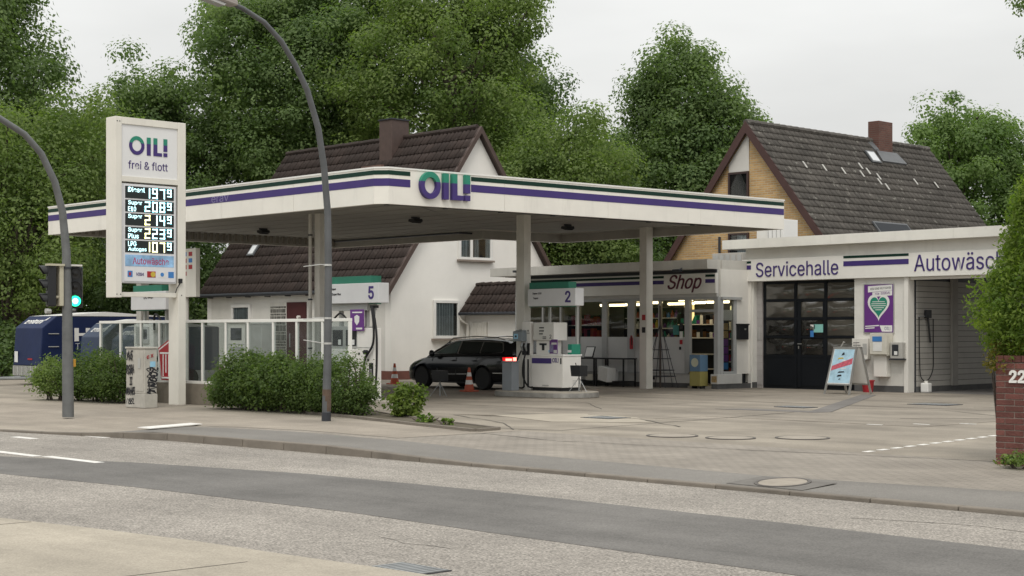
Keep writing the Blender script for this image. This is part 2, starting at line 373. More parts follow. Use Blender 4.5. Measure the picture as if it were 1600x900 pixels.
def tree(name, label, x, y, zc, rx, rz, n, per, leaf, size, seed, group=None, taper=0, trunk_r=.28, rmin=.62, rmax=1.42, extra=(), open_=0, cat='tree'):
    t = thing(name, label, cat, (x, y, 0), 0, group); rs = random.Random(seed)
    n = int(n*.66); cs, rr, hb = crown_clumps((x, y, zc), rx, rx, rz, n, rmin, rmax, taper, seed)
    for ex in extra:
        c2, r2, h2 = crown_clumps((x+ex[0], y+ex[1], ex[2]), ex[3], ex[3], ex[4], int(ex[5]*.66), rmin, rmax, 0, seed+5); cs = np.vstack([cs, c2]); rr = np.concatenate([rr, r2]); hb = np.concatenate([hb, h2])
    v, f, h = leaves(cs, rr, int(per*2.0), size*.62, hb, droop=.42, out=.85, shell=.30, rough=.22, flat=.72)
    joined('crown', leaf, v-np.array([x, y, 0]), f, h, t)
    b = B(); top = zc+rz*.75
    pts = [(x+rs.uniform(-.25, .25)*i, y+rs.uniform(-.25, .25)*i, top*i/6) for i in range(7)]
    b.tube(pts, [trunk_r*(1.15-.16*i) for i in range(7)], 9)
    b.done('trunk', BARK, t, smooth=True)
    b = B(); order = sorted(range(len(cs)), key=lambda i: rs.random())[:34]
    for i in order:
        e = Vector(cs[i]); s0 = max(1.2, min(top*.9, e.z-rs.uniform(.8, 2.6)*rz*.4)); k = s0/top*6; j = min(int(k), 5); fr = k-j
        s = Vector(pts[j]).lerp(Vector(pts[j+1]), fr); m_ = s.lerp(e, .5)+Vector((0, 0, -.12*(e-s).length+.3)); b.tube([s, m_, e], [trunk_r*.36, trunk_r*.22, .025], 6)
    b.done('limb', BARK, t, smooth=True)
    return t
def bush(name, label, x0, x1, y0, y1, z1, n, per, leaf, size, seed, group=None, z0=.1, cat='bush', hi=None, r=(.14, .26)):
    """loose shrub filling a long mound"""
    cx, cy = (x0+x1)/2, (y0+y1)/2; t = thing(name, label, cat, (cx, cy, 0), 0, group); rs = np.random.RandomState(seed)
    if z1 > .8: n = int(n*.60); per = int(per*1.55); r = (r[0]*.8, r[1]*1.45)
    u = rs.rand(n)*2-1; a = rs.rand(n)*2*np.pi; q = .45+.55*rs.rand(n)**.5
    prof = (1-np.abs(u)**3.2*.5)*(.97+.11*np.sin(u*6+seed)+.09*np.sin(u*14+seed*2)+.05*np.sin(u*29+seed))
    yy = np.cos(a)*q; zz = np.sin(a)*q
    P = np.stack([cx+u*(x1-x0)/2*.94, cy+yy*(y1-y0)/2*prof, z0+(z1-z0)*(.5+.47*zz)*prof], 1)
    stray = rs.rand(n) < .10; P[stray] = np.array([cx, cy, z1*.5])+(P[stray]-np.array([cx, cy, z1*.5]))*np.array([1.03, 1.12, 1.16])
    v, f, h = leaves(P, r[0]+(r[1]-r[0])*rs.rand(n), per, size, np.clip(.42+rs.normal(size=n)*.2, 0, 1), flat=.8)
    ok = v.reshape(-1, 4, 3)[:, :, 2].min(1) > .02; v = v.reshape(-1, 4, 3)[ok].reshape(-1, 3); h = h.reshape(-1, 4)[ok].ravel(); f = np.arange(len(v)).reshape(-1, 4)
    joined('foliage', leaf, v-np.array([cx, cy, 0]), f, h, t)
    b = B(); r2 = random.Random(seed)
    for i in range(int(6+(x1-x0)*5)):
        sx = r2.uniform(x0+.15, x1-.15); e = Vector((sx+r2.uniform(-.3, .3), cy+r2.uniform(-.3, .3)*(y1-y0), z1*r2.uniform(.6, .9)))
        b.tube([(sx, cy+r2.uniform(-.1, .1), -.02), (sx*.5+e.x*.5, cy*.5+e.y*.5, e.z*.45), e], [.022, .015, .006], 5)
    b.done('stem', BARK, t); return t
# ------------------------------------------------------------ ground, road, pavements
B().box(-420, -320, -.6, 320, 420, -.25).done('ground', mat('waste_ground', (.13, .12, .085), .95, .3, .4))['kind'] = 'structure'
ROAD = asphaltmat('road_asphalt', (.262, .24, .212), .66, 42, .17)
STRIP = asphaltmat('dark_asphalt', (.142, .135, .126), .26, 50, .2)
B().box(-260, 6.0, -.24, 90, 13.62, -.12).done('road', ROAD)['kind'] = 'structure'
def flat(name, m, pts, z, th=.003, parent=None):
    o = B().prism([(x, y, z) for x, y in pts], (0, 0, th)).done(name, m, parent); 
    if parent is None: o['kind'] = 'structure'
    return o
edge = random.Random(3)
top = [(-22.5, 9.35), (-18.95, 10.62), (-18.5, 10.8), (-15.54, 11.45), (-12.5, 11.62), (-8.9, 11.6), (-6, 11.5), (20, 11.4), (60, 11.4)]
bot = [(60, 9.2), (20, 9.2), (-6.5, 9.16), (-9.6, 9.2), (-12, 9.28), (-15.7, 9.06), (-18.1, 8.75), (-20.2, 8.85)]
flat('road_patch', STRIP, top+bot, -.12, .004)
LINE = mat('road_marking', (.70, .68, .64), .6, .22, 9)
MK = [(-22.2, 10.28, -20.45, 10.49), (-20.33, 10.36, -18.85, 10.54)]
for k in range(6): MK.append((-29.5-k*4.2, 10.25, -26.2-k*4.2, 10.41))
for a in MK: tag(B().box(a[0], a[1], -.119, a[2], a[1]+.15, -.115).done('lane_line', LINE), None, kind='structure')
for a in ((-24.55, 11.95, -23.85, 12.3), (-23.9, 12.95, -23.3, 13.2)): tag(B().box(a[0], a[1], -.119, a[2], a[1]+.16, -.115).done('lane_dash', LINE), None, kind='structure')
# near side pavement of worn concrete with a flush kerb, drain and joints
NEARP = asphaltmat('near_concrete', (.36, .322, .262), .18, 60, .2)
NP = [(-60, 5.6), (-20, 6.2), (-13.7, 6.56), (-12.36, 6.8), (-11.1, 6.98), (-9.86, 7.06), (-8.8, 7.16), (-6, 7.3), (-2, 7.4), (60, 7.6)]
flat('near_pavement', NEARP, NP+[(60, -60), (-60, -60)], -.11, .015)
JT = mat('joint_dirt', (.085, .075, .06), .95, .3, 8)
o = B()
for i in range(len(NP)-1):
    (x0, y0), (x1, y1) = NP[i], NP[i+1]; o.prism([(x0, y0-.02, -.116), (x1, y1-.02, -.116), (x1, y1+.045, -.116), (x0, y0+.045, -.116)], (0, 0, .0065))
o.done('gutter_seam', JT)['kind'] = 'structure'
for x in (-13.2, -9.78, -6.4): B().box(x, 2, -.0955, x+.018, 6.62, -.0935).done('pavement_joint', JT)['kind'] = 'structure'
g = thing('storm_drain', 'dark slotted drain grate at the road edge beside the near pavement', 'drain', (-8.78, 7.28, -.12))
box('frame', DARK, g, (-9.05, 7.16, -.12), (-8.5, 7.52, -.112))
for i in range(9): B().box(-9.02+i*.06, 7.19, -.114, -8.985+i*.06, 7.49, -.104).done('bar', STEEL, g)
# far kerb: separate stones, full height on the left, dropped along the station entrance
KERB = mat('kerb_concrete', (.17, .148, .122), .85, .2, 3, rand=.10, bump=.3)
def ky(x):
    if x < -19: return 13.50-max(0, (-19-x))*.045-max(0, -22-x)*.17
    return 13.50+min(1, (x+19)/5)*.12
def kz(x):
    if x < -24.5: return -.085
    if x < -22.5: return -.085+(x+24.5)/2*.085
    if x < -17.8: return 0
    if x < -15.2: return -(x+17.8)/2.6*.075
    return -.075
kr = bpy.data.objects.new('kerb', None); COL.objects.link(kr); kr['kind'] = 'structure'; WM[kr] = Matrix()
x = -60.0
while x < 40:
    x2 = x+1.0
    if x2 > -31 and x < 0:
        ya, yb, za, zb = ky(x), ky(x2-.012), kz(x), kz(x2-.012)
        B().add([(x, ya, -.2), (x2-.012, yb, -.2), (x2-.012, yb+.15, -.2), (x, ya+.15, -.2), (x, ya+.015, za), (x2-.012, yb+.015, zb), (x2-.012, yb+.15, zb), (x, ya+.15, za)],
                [(0, 3, 2, 1), (4, 5, 6, 7), (0, 1, 5, 4), (1, 2, 6, 5), (2, 3, 7, 6), (3, 0, 4, 7)]).done('kerb_stone', KERB, kr, .012)
    x = x2
for a, b_ in ((-60, -31), (0, 60)): B().box(a, ky(a), -.2, b_, ky(a)+.15, -.075).done('kerb_run', KERB, kr)
B().box(-260, 13.64, -.5, 90, 120, -.22).done('subsoil', mat('subsoil', (.16, .14, .11), .95, .2, 1))['kind'] = 'structure'
# dark asphalt cycle path behind the kerb, dipping with it
BIKE = asphaltmat('cycle_path_asphalt', (.185, .174, .158), .16, 60, .13)
PAVE = brickmat('pavers', (.29, .26, .222), (.25, .225, .193), (.18, .16, .135), .20, .10, .008, (0, 1), .9, .5)
def byx(x):
    pts = [(-26, 14.15), (-23.85, 14.6), (-20.9, 15.1), (-18, 14.95), (-15.4, 14.72), (-10.9, 14.45), (-8, 14.9), (40, 15.2)]
    if x <= pts[0][0]: return pts[0][1]
    for (a, ya), (b_, yb) in zip(pts, pts[1:]):
        if x <= b_: return ya+(yb-ya)*(x-a)/(b_-a)
    return pts[-1][1]
xs = [-60+i*.5 for i in range(201)]
def ramp(name, m, fy0, fz0, fy1, fz1, x0, x1, parts=1):
    q = [x for x in xs if x0 <= x <= x1]; vs = []; fs = []
    for x in q:
        for k in range(5):
            t = k/4; vs.append((x, fy0(x)+(fy1(x)-fy0(x))*t, fz0(x)+(fz1(x)-fz0(x))*t))
    for i in range(len(q)-1):
        for k in range(4): fs.append((i*5+k, (i+1)*5+k, (i+1)*5+k+1, i*5+k+1))
    o = B().add(vs, fs).done(name, m, fix=False); o['kind'] = 'structure'; return o
kb = lambda x: ky(x)+.15
ramp('cycle_path', BIKE, kb, lambda x: kz(x)-.004, byx, lambda x: kz(x)*.35, -23.5, 40)
ramp('paver_strip', PAVE, lambda x: byx(x)+.002, lambda x: kz(x)*.35, lambda x: 17.9, lambda x: 0, -23.5, 40)
SIDE = asphaltmat('side_pavement', (.285, .25, .207), .16, 45, .2)
ramp('side_pavement', SIDE, kb, lambda x: kz(x)-.004, lambda x: 17.9, lambda x: 0, -60, -23.5)
ramp('kerb_apron', SIDE, lambda x: byx(x)+.3, lambda x: kz(x)*.35+.004, lambda x: 17.9, lambda x: .004, -24, -18.5)
B().prism([(-23.75, 13.86, -.010), (-23.28, 13.82, -.010), (-23.68, 15.1, .003), (-24.05, 15.1, .003)], (0, 0, .012)).done('kerb_marking', LINE)['kind'] = 'structure'
# forecourt: apron in front, then a field of concrete slabs with open joints
APRON = asphaltmat('forecourt_apron', (.262, .232, .190), .16, 40, .24)
SLAB = asphaltmat('forecourt_concrete', (.244, .216, .178), .14, 40, .28)
B().box(-75, 17.9, -.2, 40, 110, -.02).done('forecourt_bed', mat('joint_bitumen', (.07, .062, .052), .9, .3, 5))['kind'] = 'structure'
FA = [(-75, 17.9), (40, 17.9), (40, 60), (-14.5, 60), (-14.5, 23.4), (-19.5, 22.2), (-22.3, 20.6), (-26, 20.6), (-75, 20.6)]
flat('forecourt_apron', APRON, FA, -.02, .02)
fc = bpy.data.objects.new('forecourt', None); COL.objects.link(fc); fc['kind'] = 'structure'; WM[fc] = Matrix()
sx = [-46, -42.2, -38.4, -34.6, -30.8, -27, -23.2, -19.4, -14.51]; sy = [20.62, 23.6, 26.6, 29.6, 32.6, 35.6, 39.2, 43]
def clip_front(x): return 20.62 if x <= -22.3 else (20.62+(x+22.3)*.571 if x < -19.5 else 22.2+(x+19.5)*.24)
for i in range(len(sx)-1):
    for j in range(len(sy)-1):
        x0, x1, y0, y1 = sx[i]+.012, sx[i+1]-.012, sy[j]+.012, sy[j+1]-.012
        ya, yb = max(y0, clip_front(x0)+.015), max(y0, clip_front(x1)+.015)
        if ya >= y1 or yb >= y1: continue
        z = .001+rnd.uniform(-.003, .003)
        B().prism([(x0, ya, -.02), (x1, yb, -.02), (x1, y1, -.02), (x0, y1, -.02)], (0, 0, .02+z)).done('slab', SLAB, fc)
flat('rear_yard', SIDE, [(-75, 43.02), (-14.6, 43.02), (-14.6, 60), (-75, 60)], -.02, .02)
flat('side_yard', SIDE, [(-75, 20.7), (-46.05, 20.7), (-46.05, 42.9), (-75, 42.9)], -.02, .02)
# repairs, trench patch, cracks, covers
CR = mat('crack_filler', (.095, .086, .074), .8, .3, 8)
def crack(pts, w=.03, z=.0065):
    b = B(); q = []
    for (xa, ya), (xb, yb) in zip(pts, pts[1:]):
        n = max(2, int(math.hypot(xb-xa, yb-ya)/.35))
        for k in range(n): q.append((xa+(xb-xa)*k/n+rnd.uniform(-.025, .025), ya+(yb-ya)*k/n+rnd.uniform(-.025, .025)))
    q.append(pts[-1])
    for (xa, ya), (xb, yb) in zip(q, q[1:]):
        d = Vector((xb-xa, yb-ya)).normalized(); w_ = w*.62; nx, ny = -d.y*w_/2*rnd.uniform(.6, 1.3), d.x*w_/2*rnd.uniform(.3, 1.5)
        b.prism([(xa-nx, ya-ny, z), (xb-nx, yb-ny, z), (xb+nx, yb+ny, z), (xa+nx, ya+ny, z)], (0, 0, .002))
    b.done('ground_crack', CR)['kind'] = 'structure'
crack([(-19.2, 18.0), (-18.1, 18.4), (-18.5, 22.3), (-19.2, 27.6)], .04)
crack([(-21.3, 22.4), (-19.5, 21.9), (-17.4, 20.6)], .045); crack([(-23, 20.4), (-20.3, 19.2), (-18.8, 18.0)], .035)
crack([(-16.2, 25.5), (-14.6, 27.2), (-13.6, 29.8)], .04); crack([(-17.6, 30.6), (-16.4, 31.9)], .05); crack([(-19.4, 28.2), (-17.2, 28.9), (-15.2, 27.6)], .035)
crack([(-22.6, 24.2), (-24.9, 26.2), (-26.2, 26.4)], .03); crack([(-16.4, 16.6), (-12.8, 17.3), (-9.8, 17.92)], .03, .002); crack([(-20.6, 17.3), (-18.6, 17.0), (-16.4, 16.6)], .03, .002)
crack([(-13.4, 10.4), (-12.2, 10.9), (-10.8, 10.75)], .010, -.119); crack([(-8.4, 12.4), (-7.2, 12.7), (-6.4, 12.5)], .014, -.119); crack([(-10.3, 8.35), (-9.9, 8.24), (-9.4, 8.3)], .012, -.119)
PATCH = asphaltmat('patch_asphalt', (.16, .15, .14), .12, 60, .12)
flat('trench_patch', PATCH, [(-19.05, 26.7), (-18.55, 26.7), (-22.85, 34.9), (-23.3, 34.9)], .005, .003)
flat('trench_patch', PATCH, [(-21.0, 26.0), (-18.6, 26.2), (-18.5, 26.69), (-20.6, 26.6)], .005, .003)
flat('light_patch', mat('new_concrete', (.35, .31, .25), .9, .15, 2), [(-22.4, 20.9), (-20.0, 20.1), (-18.6, 21.2), (-19.9, 22.3), (-21.6, 22.6)], .004, .002)
def gully(x, y, w, d, label):
    t = thing('drain_cover', label, 'drain cover', (x, y, 0)); box('frame', DARK, t, (x-w/2, y-d/2, 0), (x+w/2, y+d/2, .012))
    for i in range(7): B().box(x-w/2+.04+i*(w-.08)/7, y-d/2+.04, .012, x-w/2+.04+(i+.6)*(w-.08)/7, y+d/2-.04, .018).done('bar', STEEL, t)
gully(-20.2, 21.75, .75, .6, 'square iron drain cover set in a pale patch of the forecourt'); gully(-20.3, 27.9, .8, .5, 'small dark drain cover in the forecourt before the service hall')
gully(-18.9, 31.2, 1.0, .7, 'dark drain cover in front of the wash bay'); 
MH = mat('cast_iron', (.10, .09, .08), .7, .25, 6, bump=.3); LIDC = mat('lid_concrete', (.30, .265, .22), .9, .2, 5, bump=.3)
def manhole(x, y, z, r, label, square=False):
    t = thing('manhole_cover', label, 'manhole cover', (x, y, z))
    if square: B().prism([(x-.55, y-.30, z), (x+.50, y-.33, z), (x+.55, y+.24, z), (x-.48, y+.27, z)], (0, 0, .004)).done('surround', mat('worn_bitumen', (.145, .135, .122), .9, .25, 6), t)
    B().lathe([(r+.045, 0), (r+.045, .012), (r+.005, .012), (r+.005, 0)], (x, y, z), 32).done('rim', MH, t)
    B().lathe([(r, 0), (r, .010), (r-.03, .014), (0, .014)], (x, y, z), 32).done('lid', LIDC, t)
    if square:
        for c in t.children:
            for v in c.data.vertices: v.co.z += .078*v.co.y
manhole(-15.95, 18.7, .001, .36, 'round concrete manhole cover, the left one of the pair on the forecourt')
manhole(-15.0, 18.95, .001, .34, 'round concrete manhole cover touching the left one of a pair')
manhole(-14.25, 19.75, .001, .37, 'round manhole cover standing alone on the forecourt apron')
manhole(-10.45, 14.12, -.049, .27, 'round manhole cover in the cycle path with a dark square surround', True)
for k in range(11):
    f = k/10; x, y = -12.0-.5*f, 18.05+4.2*f
    B().prism([(x-.05, y, .001), (x+.05, y, .001), (x+.03, y+.22, .001), (x-.07, y+.22, .001)], (0, 0, .004)).done('bay_dash', LINE)['kind'] = 'structure'
for k in range(3):
    x, y = -15.6+k*.5, 23.5+k*.7
    B().box(x, y, .0045, x+.3, y+.08, .0075).done('bay_dash', LINE)['kind'] = 'structure'
# planted strip beside the entrance
pb = thing('planting_bed', 'narrow earth bed with a low kerb running under the small bush', 'planter', (-22, 18.9, 0))
bed = [(-25.9, 20.3), (-23.0, 19.0), (-18.95, 17.75), (-18.85, 17.2), (-20.8, 17.62), (-23.6, 18.35), (-27, 19.0)]
B().prism([(x, y, 0) for x, y in bed], (0, 0, .03)).done('soil', mat('soil', (.10, .085, .06), .95, .3, 6, bump=.6), pb)
b = B()
for i in range(len(bed)):
    a = Vector((*bed[i], 0)); c = Vector((*bed[(i+1) % len(bed)], 0)); d = (c-a).normalized()*.0; n_ = Vector((-(c-a).y, (c-a).x, 0)).normalized()*.08
    b.prism([a, c, c+n_, a+n_], (0, 0, .05))
b.done('edging', KERB, pb)
# ------------------------------------------------------------ canopy
ZB, ZT, ZC = 4.40, 5.20, 4.66
cn = thing('canopy', 'white petrol station canopy with green and purple stripes on square columns', 'canopy', (-33.6, 27.5, 0))
CP = [(-41.3, 21.25), (-26.55, 21.25), (-26.30, 21.45), (-25.45, 34.45), (-34.05, 34.65), (-34.3, 31.6), (-41.3, 31.45)]
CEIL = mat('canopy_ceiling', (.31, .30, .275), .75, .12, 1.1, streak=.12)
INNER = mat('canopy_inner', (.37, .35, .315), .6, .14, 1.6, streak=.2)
CANW = mat('canopy_white', (.76, .735, .675), .42, .07, 1.0, streak=.2)
def inset(P, d):
    out = []; n = len(P)
    for i in range(n):
        p0, p1, p2 = Vector(P[i-1]), Vector(P[i]), Vector(P[(i+1) % n]); a = (p1-p0).normalized(); b = (p2-p1).normalized()
        na, nb = Vector((-a.y, a.x)), Vector((-b.y, b.x)); k = (na+nb)/(1+na.dot(nb)); out.append(tuple(p1+k*d))
    return out
CI, CG = inset(CP, .12), inset(CP, .50)
for i in range(len(CP)):
    j = (i+1) % len(CP); L0 = (Vector(CP[j])-Vector(CP[i])).length; n = max(1, round(L0/3.1)) if i in (0, 2, 6) else 1
    for k in range(n):
        f0, f1 = k/n+(.0003 if k else 0), (k+1)/n-(.0003 if k < n-1 else 0)
        A = [Vector(CP[i]).lerp(Vector(CP[j]), f) for f in (f0, f1)]; C_ = [Vector(CI[i]).lerp(Vector(CI[j]), f) for f in (f0, f1)]
        B().prism([(*A[0], ZB), (*A[1], ZB), (*C_[1], ZB), (*C_[0], ZB)], (0, 0, ZT-ZB-.035)).done('fascia_panel', CANW, cn)
CO, CX = inset(CP, -.015), inset(CP, .16)
b = B()
for i in range(len(CP)):
    j = (i+1) % len(CP); b.prism([(*CO[i], ZT-.035), (*CO[j], ZT-.035), (*CX[j], ZT-.035), (*CX[i], ZT-.035)], (0, 0, .035))
b.done('coping', WHITE2, cn)
b = B()
for i in range(len(CP)):
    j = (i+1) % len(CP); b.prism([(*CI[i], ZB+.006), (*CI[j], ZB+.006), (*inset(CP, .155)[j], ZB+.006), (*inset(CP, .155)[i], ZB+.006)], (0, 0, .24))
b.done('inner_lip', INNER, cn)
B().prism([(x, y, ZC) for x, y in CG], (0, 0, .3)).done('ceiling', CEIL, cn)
B().prism([(x, y, ZC+.302) for x, y in inset(CP, .121)], (0, 0, .03)).done('roof_deck', mat('roofing_felt', (.10, .10, .10), .9, .2, 2), cn)
for k in range(1, 12):   # ceiling sheet seams as shallow ribs
    y = 21.9+k*.95
    if y < 31: box('ceiling_rib', CEIL, cn, (-40.75, y, ZC-.012), (-26.75, y+.04, ZC-.001))
def stripe(i, f0, f1):
    A, Cc = Vector(CP[i]).lerp(Vector(CP[i+1]), f0), Vector(CP[i]).lerp(Vector(CP[i+1]), f1); d = (Cc-A).normalized(); X = Vector((d.x, d.y, 0)); L0 = (Cc-A).length
    sheet('dark_green_stripe', DKGREEN, cn, (*A, 5.03), X, L0, .095, .002, .004); sheet('purple_stripe', PURPLE, cn, (*A, 4.785), X, L0, .165, .002, .004)
stripe(0, .0005, 1.0003); stripe(1, -.004, 1.004); stripe(2, -.0003, .0443); stripe(2, .1742, .999)
a, c = Vector(CP[2]), Vector(CP[3]); d = (c-a).normalized(); Xr = Vector((d.x, d.y, 0))
oil_logo(cn, (*a.lerp(c, .0589), 4.555), Xr, 1.41, .60, .09, .006)
# old lettering ghosts on the stripe
text('sticker_remains', 'erav', mat('worn_print', (.20, .18, .32), .6, .2, 9), cn, (-32.9, 21.25, 4.80), (1, 0, 0), .75, .15, off=.008, ext=.001)
COLW = mat('column_paint', (.62, .60, .55), .5, .14, 1.3, streak=.28)
def column(x, y, w=.27, dpt=.25): return B().box(x, y, 0, x+w, y+dpt, ZC+.05).done('column', COLW, cn, .012)
column(-29.31, 28.16, .30, .24); column(-30.2, 33.95, .27, .28); column(-32.55, 24.1, .22, .2); column(-40.0, 23.3, .27, .26)
B().tube([(-32.62, 24.02, 0), (-32.62, 24.02, ZC)], .045, 8).done('downpipe', COLW, cn)
for z in (1.2, 2.45, 4.1): B().tube([(-32.62, 24.02, z), (-32.62, 24.02, z+.04)], .06, 8).done('pipe_clip', DARK, cn)
b = B(); b.tube([(-27.85, 22.0, 4.56), (-27.25, 33.6, 4.56)], .028, 6); 
for k in range(7): b.box(-27.88+k*.09, 22.6+k*1.7, 4.52, -27.80+k*.09, 22.7+k*1.7, 4.66)
b.done('conduit', DARK, cn)
b = B(); b.tube([(-40.9, 31.0, 4.58), (-34.7, 31.0, 4.58), (-34.2, 33.9, 4.58)], .03, 6); b.done('conduit', DARK, cn)
b = B()
for k in range(42): b.box(-40.82, 21.9+k*.22, 4.44, -40.79, 22.0+k*.22, 4.66)
b.done('gutter_grille', mat('gutter_brown', (.22, .20, .17), .7, .2, 3), cn)['kind'] = 'stuff'
fl = None
for x, y, lb in ((-38.0, 26.3, 'black floodlight under the canopy, farthest left of the three'), (-31.5, 26.6, 'black floodlight under the canopy behind the big lettering'), (-30.7, 31.5, 'black floodlight under the canopy near its notched rear corner')):
    if fl is None:
        fl = thing('floodlight', lb, 'floodlight', (x, y, ZC), 0, 'floodlights under the canopy')
        B().box(x-.015, y-.14, ZC-.05, x+.015, y+.14, ZC).done('bracket', DARK, fl)
        B().prism([(x-.12, y-.14, ZC-.055), (x+.12, y-.14, ZC-.055), (x+.14, y-.14, ZC-.12), (x+.04, y-.14, ZC-.17), (x-.14, y-.14, ZC-.12)], (0, .28, 0)).done('housing', BLACK, fl, .008)
        B().box(x-.09, y-.11, ZC-.178, x+.09, y+.11, ZC-.172).done('lens', mat('lamp_bowl', (.35, .35, .34), .5, .1, 5, spec=.1), fl)
    else: copy_tree(fl, (x, y, ZC), label=lb)
# ------------------------------------------------------------ price pylon
py = thing('price_sign', 'tall white pylon with lit fuel price display by the footpath', 'price sign', (-30.6, 18.9, 0))
PYW = mat('pylon_white', (.70, .675, .61), .45, .07, 1.6, streak=.14); PANEL = mat('pylon_panel', (.70, .70, .70), .3, .03, 1.5)
X0, Xb, YL, YR = -30.4, -30.8, 17.2, 18.96
B().box(Xb, YR-.20, 0, X0, YR, 6.30).done('post', PYW, py, .01)
B().box(Xb, YL, 2.38, X0, YL+.16, 6.30).done('side_frame', PYW, py, .01)
B().box(Xb+.002, YL+.161, 6.15, X0-.002, YR-.201, 6.298).done('top_frame', PYW, py, .004)
B().box(Xb+.002, YL+.161, 4.90, X0-.002, YR-.201, 5.02).done('middle_frame', PYW, py, .004)
B().box(Xb+.12, YL+.161, 2.40, X0-.06, YR-.201, 2.50).done('crossbar', PYW, py, .004)
B().box(Xb+.04, YL+.162, 5.021, X0-.03, YR-.202, 6.149).done('logo_panel', PANEL, py)
oil_logo(py, (X0-.03, 17.53, 5.50), (0, 1, 0), .97, .41, .006)
text('slogan', 'frei & flott', PURPLE, py, (X0-.03, 17.53, 5.19), (0, 1, 0), .98, .18, bold=.004, ext=.002)
B().box(Xb+.03, YL+.165, 2.70, X0-.012, YR-.235, 4.86).done('display_case', mat('display_frame', (.55, .55, .56), .35, .06, 3), py, .012)
fx = X0-.011
sheet('display_face', mat('display_white', (.68, .68, .70), .35, .04, 3), py, (fx, 17.42, 2.74), (0, 1, 0), 1.27, 2.10, 0, .008)
LEDW = emit('led_white', (.60, .95, 1.0), 1.5); LEDY = emit('led_warm', (.98, .96, .60), 1.4); SCR = mat('led_screen', (.012, .018, .018), .3, .1, 4)
SEG = {'0': 'abcdef', '1': 'bc', '2': 'abged', '3': 'abgcd', '4': 'fgbc', '5': 'afgcd', '6': 'afgedc', '7': 'abc', '8': 'abcdefg', '9': 'abcdfg'}
def digit(ch, y, z, w, h, t, m):
    b = B(); q = {'a': (0, h-t, w, h), 'd': (0, 0, w, t), 'g': (0, h/2-t/2, w, h/2+t/2), 'f': (0, h/2, t, h), 'b': (w-t, h/2, w, h), 'e': (0, 0, t, h/2), 'c': (w-t, 0, w, h/2)}
    for s in SEG[ch]:
        y0, z0, y1, z1 = q[s]; b.box(xs_-.0, y+y0, z+z0, xs_+.006, y+y1, z+z1)
    return b.done('digit', m, py)
rows = [('Diesel', '', '197'), ('Super', 'E10', '208'), ('Super', '', '214'), ('Super', 'Plus', '223'), ('LPG', 'Autogas', '107')]
for k, (a, b_, dg) in enumerate(rows):
    z = 4.545-k*.295; sheet('price_screen', SCR, py, (fx+.008, 17.44, z), (0, 1, 0), 1.21, .262, 0, .006); xs_ = fx+.0145
    text('fuel_name', a, LEDW, py, (xs_, 17.51, z+.135), (0, 1, 0), .036*len(a)*1.9, .112, bold=.008, off=.001, ext=.001)
    if b_: text('fuel_name', b_, LEDW, py, (xs_, 17.51, z+.012), (0, 1, 0), .034*len(b_)*1.9, .105, bold=.008, off=.001, ext=.001)
    for i, ch in enumerate(dg): digit(ch, 17.92+i*.185, z+.02, .13, .222, .029, LEDY if (k in (2, 3) and i == 0) or k == 4 else LEDW)
    digit('9', 18.48, z+.075, .105, .165, .024, LEDW)
sheet('car_wash_banner', mat('banner_sky', (.26, .44, .66), .4, .55, 4), py, (fx+.008, 17.44, 3.065), (0, 1, 0), 1.21, .25, 0, .004)
text('banner_text', 'Autowäsche', mat('banner_magenta', (.38, .05, .14), .5, .1, 4), py, (fx+.0125, 17.62, 3.11), (0, 1, 0), .90, .15, bold=.012, off=.0, ext=.001)
for y, w, m in ((17.50, .12, BLUE), (17.98, .21, RED), (18.27, .17, PAPER), (18.51, .14, BLUE)): sheet('card_logo', m, py, (fx+.008, y, 2.83), (0, 1, 0), w, .135, 0, .004)
sheet('card_logo', RED, py, (fx+.012, 17.53, 2.86), (0, 1, 0), .05, .075, 0, .003)
B().lathe([(.06, 0), (.06, .004), (0, .004)], (fx+.0125, 18.05, 2.897), 16, 'X').done('card_disc', RED, py); B().lathe([(.06, 0), (.06, .004), (0, .004)], (fx+.0128, 18.125, 2.897), 16, 'X').done('card_disc', YELLOW, py)
B().lathe([(.045, 0), (.045, .003), (0, .003)], (fx+.0125, 18.355, 2.90), 16, 'X').done('card_disc', BLUE, py)
text('card_text', 'VISA', PURPLE, py, (fx+.008, 17.71, 2.86), (0, 1, 0), .19, .07, bold=.02, shear=.2, ext=.001)
B().box(X0, 18.76, 2.72, X0+.06, 18.84, 2.82).done('sensor', BLACK, py, .006)
B().tube([(X0+.02, 18.8, 2.72), (X0+.015, 18.72, 2.60), (X0-.01, 18.70, 2.50)], .012, 5).done('cable', RUBBER, py)
for y, z in ((17.25, 6.2), (17.31, 6.2), (17.24, 2.45), (17.33, 2.45), (18.85, 2.45)): B().lathe([(.014, 0), (.012, .006), (0, .008)], (X0, y, z), 8, 'X').done('bolt', DARK, py)
# ------------------------------------------------------------ glazed screen on a low wall
gs = thing('glass_screen', 'white framed glass wind screen on a low stained concrete wall', 'glass screen', (-30, 19.35, 0))
SY = 19.3; PX_ = [-34.80, -33.84, -32.89, -32.06, -31.2, -30.24, -29.30, -28.44, -27.50, -26.66, -25.77, -24.88]
B().box(-32.4, SY-.10, 0, -24.8, SY+.14, .47).done('base_wall', CONC, gs, .01)
FRM = mat('screen_frame', (.76, .75, .71), .4, .08, 3)
for x in PX_: B().box(x-.03, SY-.03, .472, x+.03, SY+.03, 1.84).done('mullion', FRM, gs, .004)
B().box(-34.83, SY-.035, 1.842, -24.85, SY+.035, 1.905).done('top_rail', FRM, gs, .004)
B().box(-32.4, SY-.036, .4705, -24.85, SY+.036, .53).done('bottom_rail', FRM, gs)
SG = glass('screen_glass', (.80, .84, .84), .0, .02, fill=.05, fcol=(.45, .47, .45))
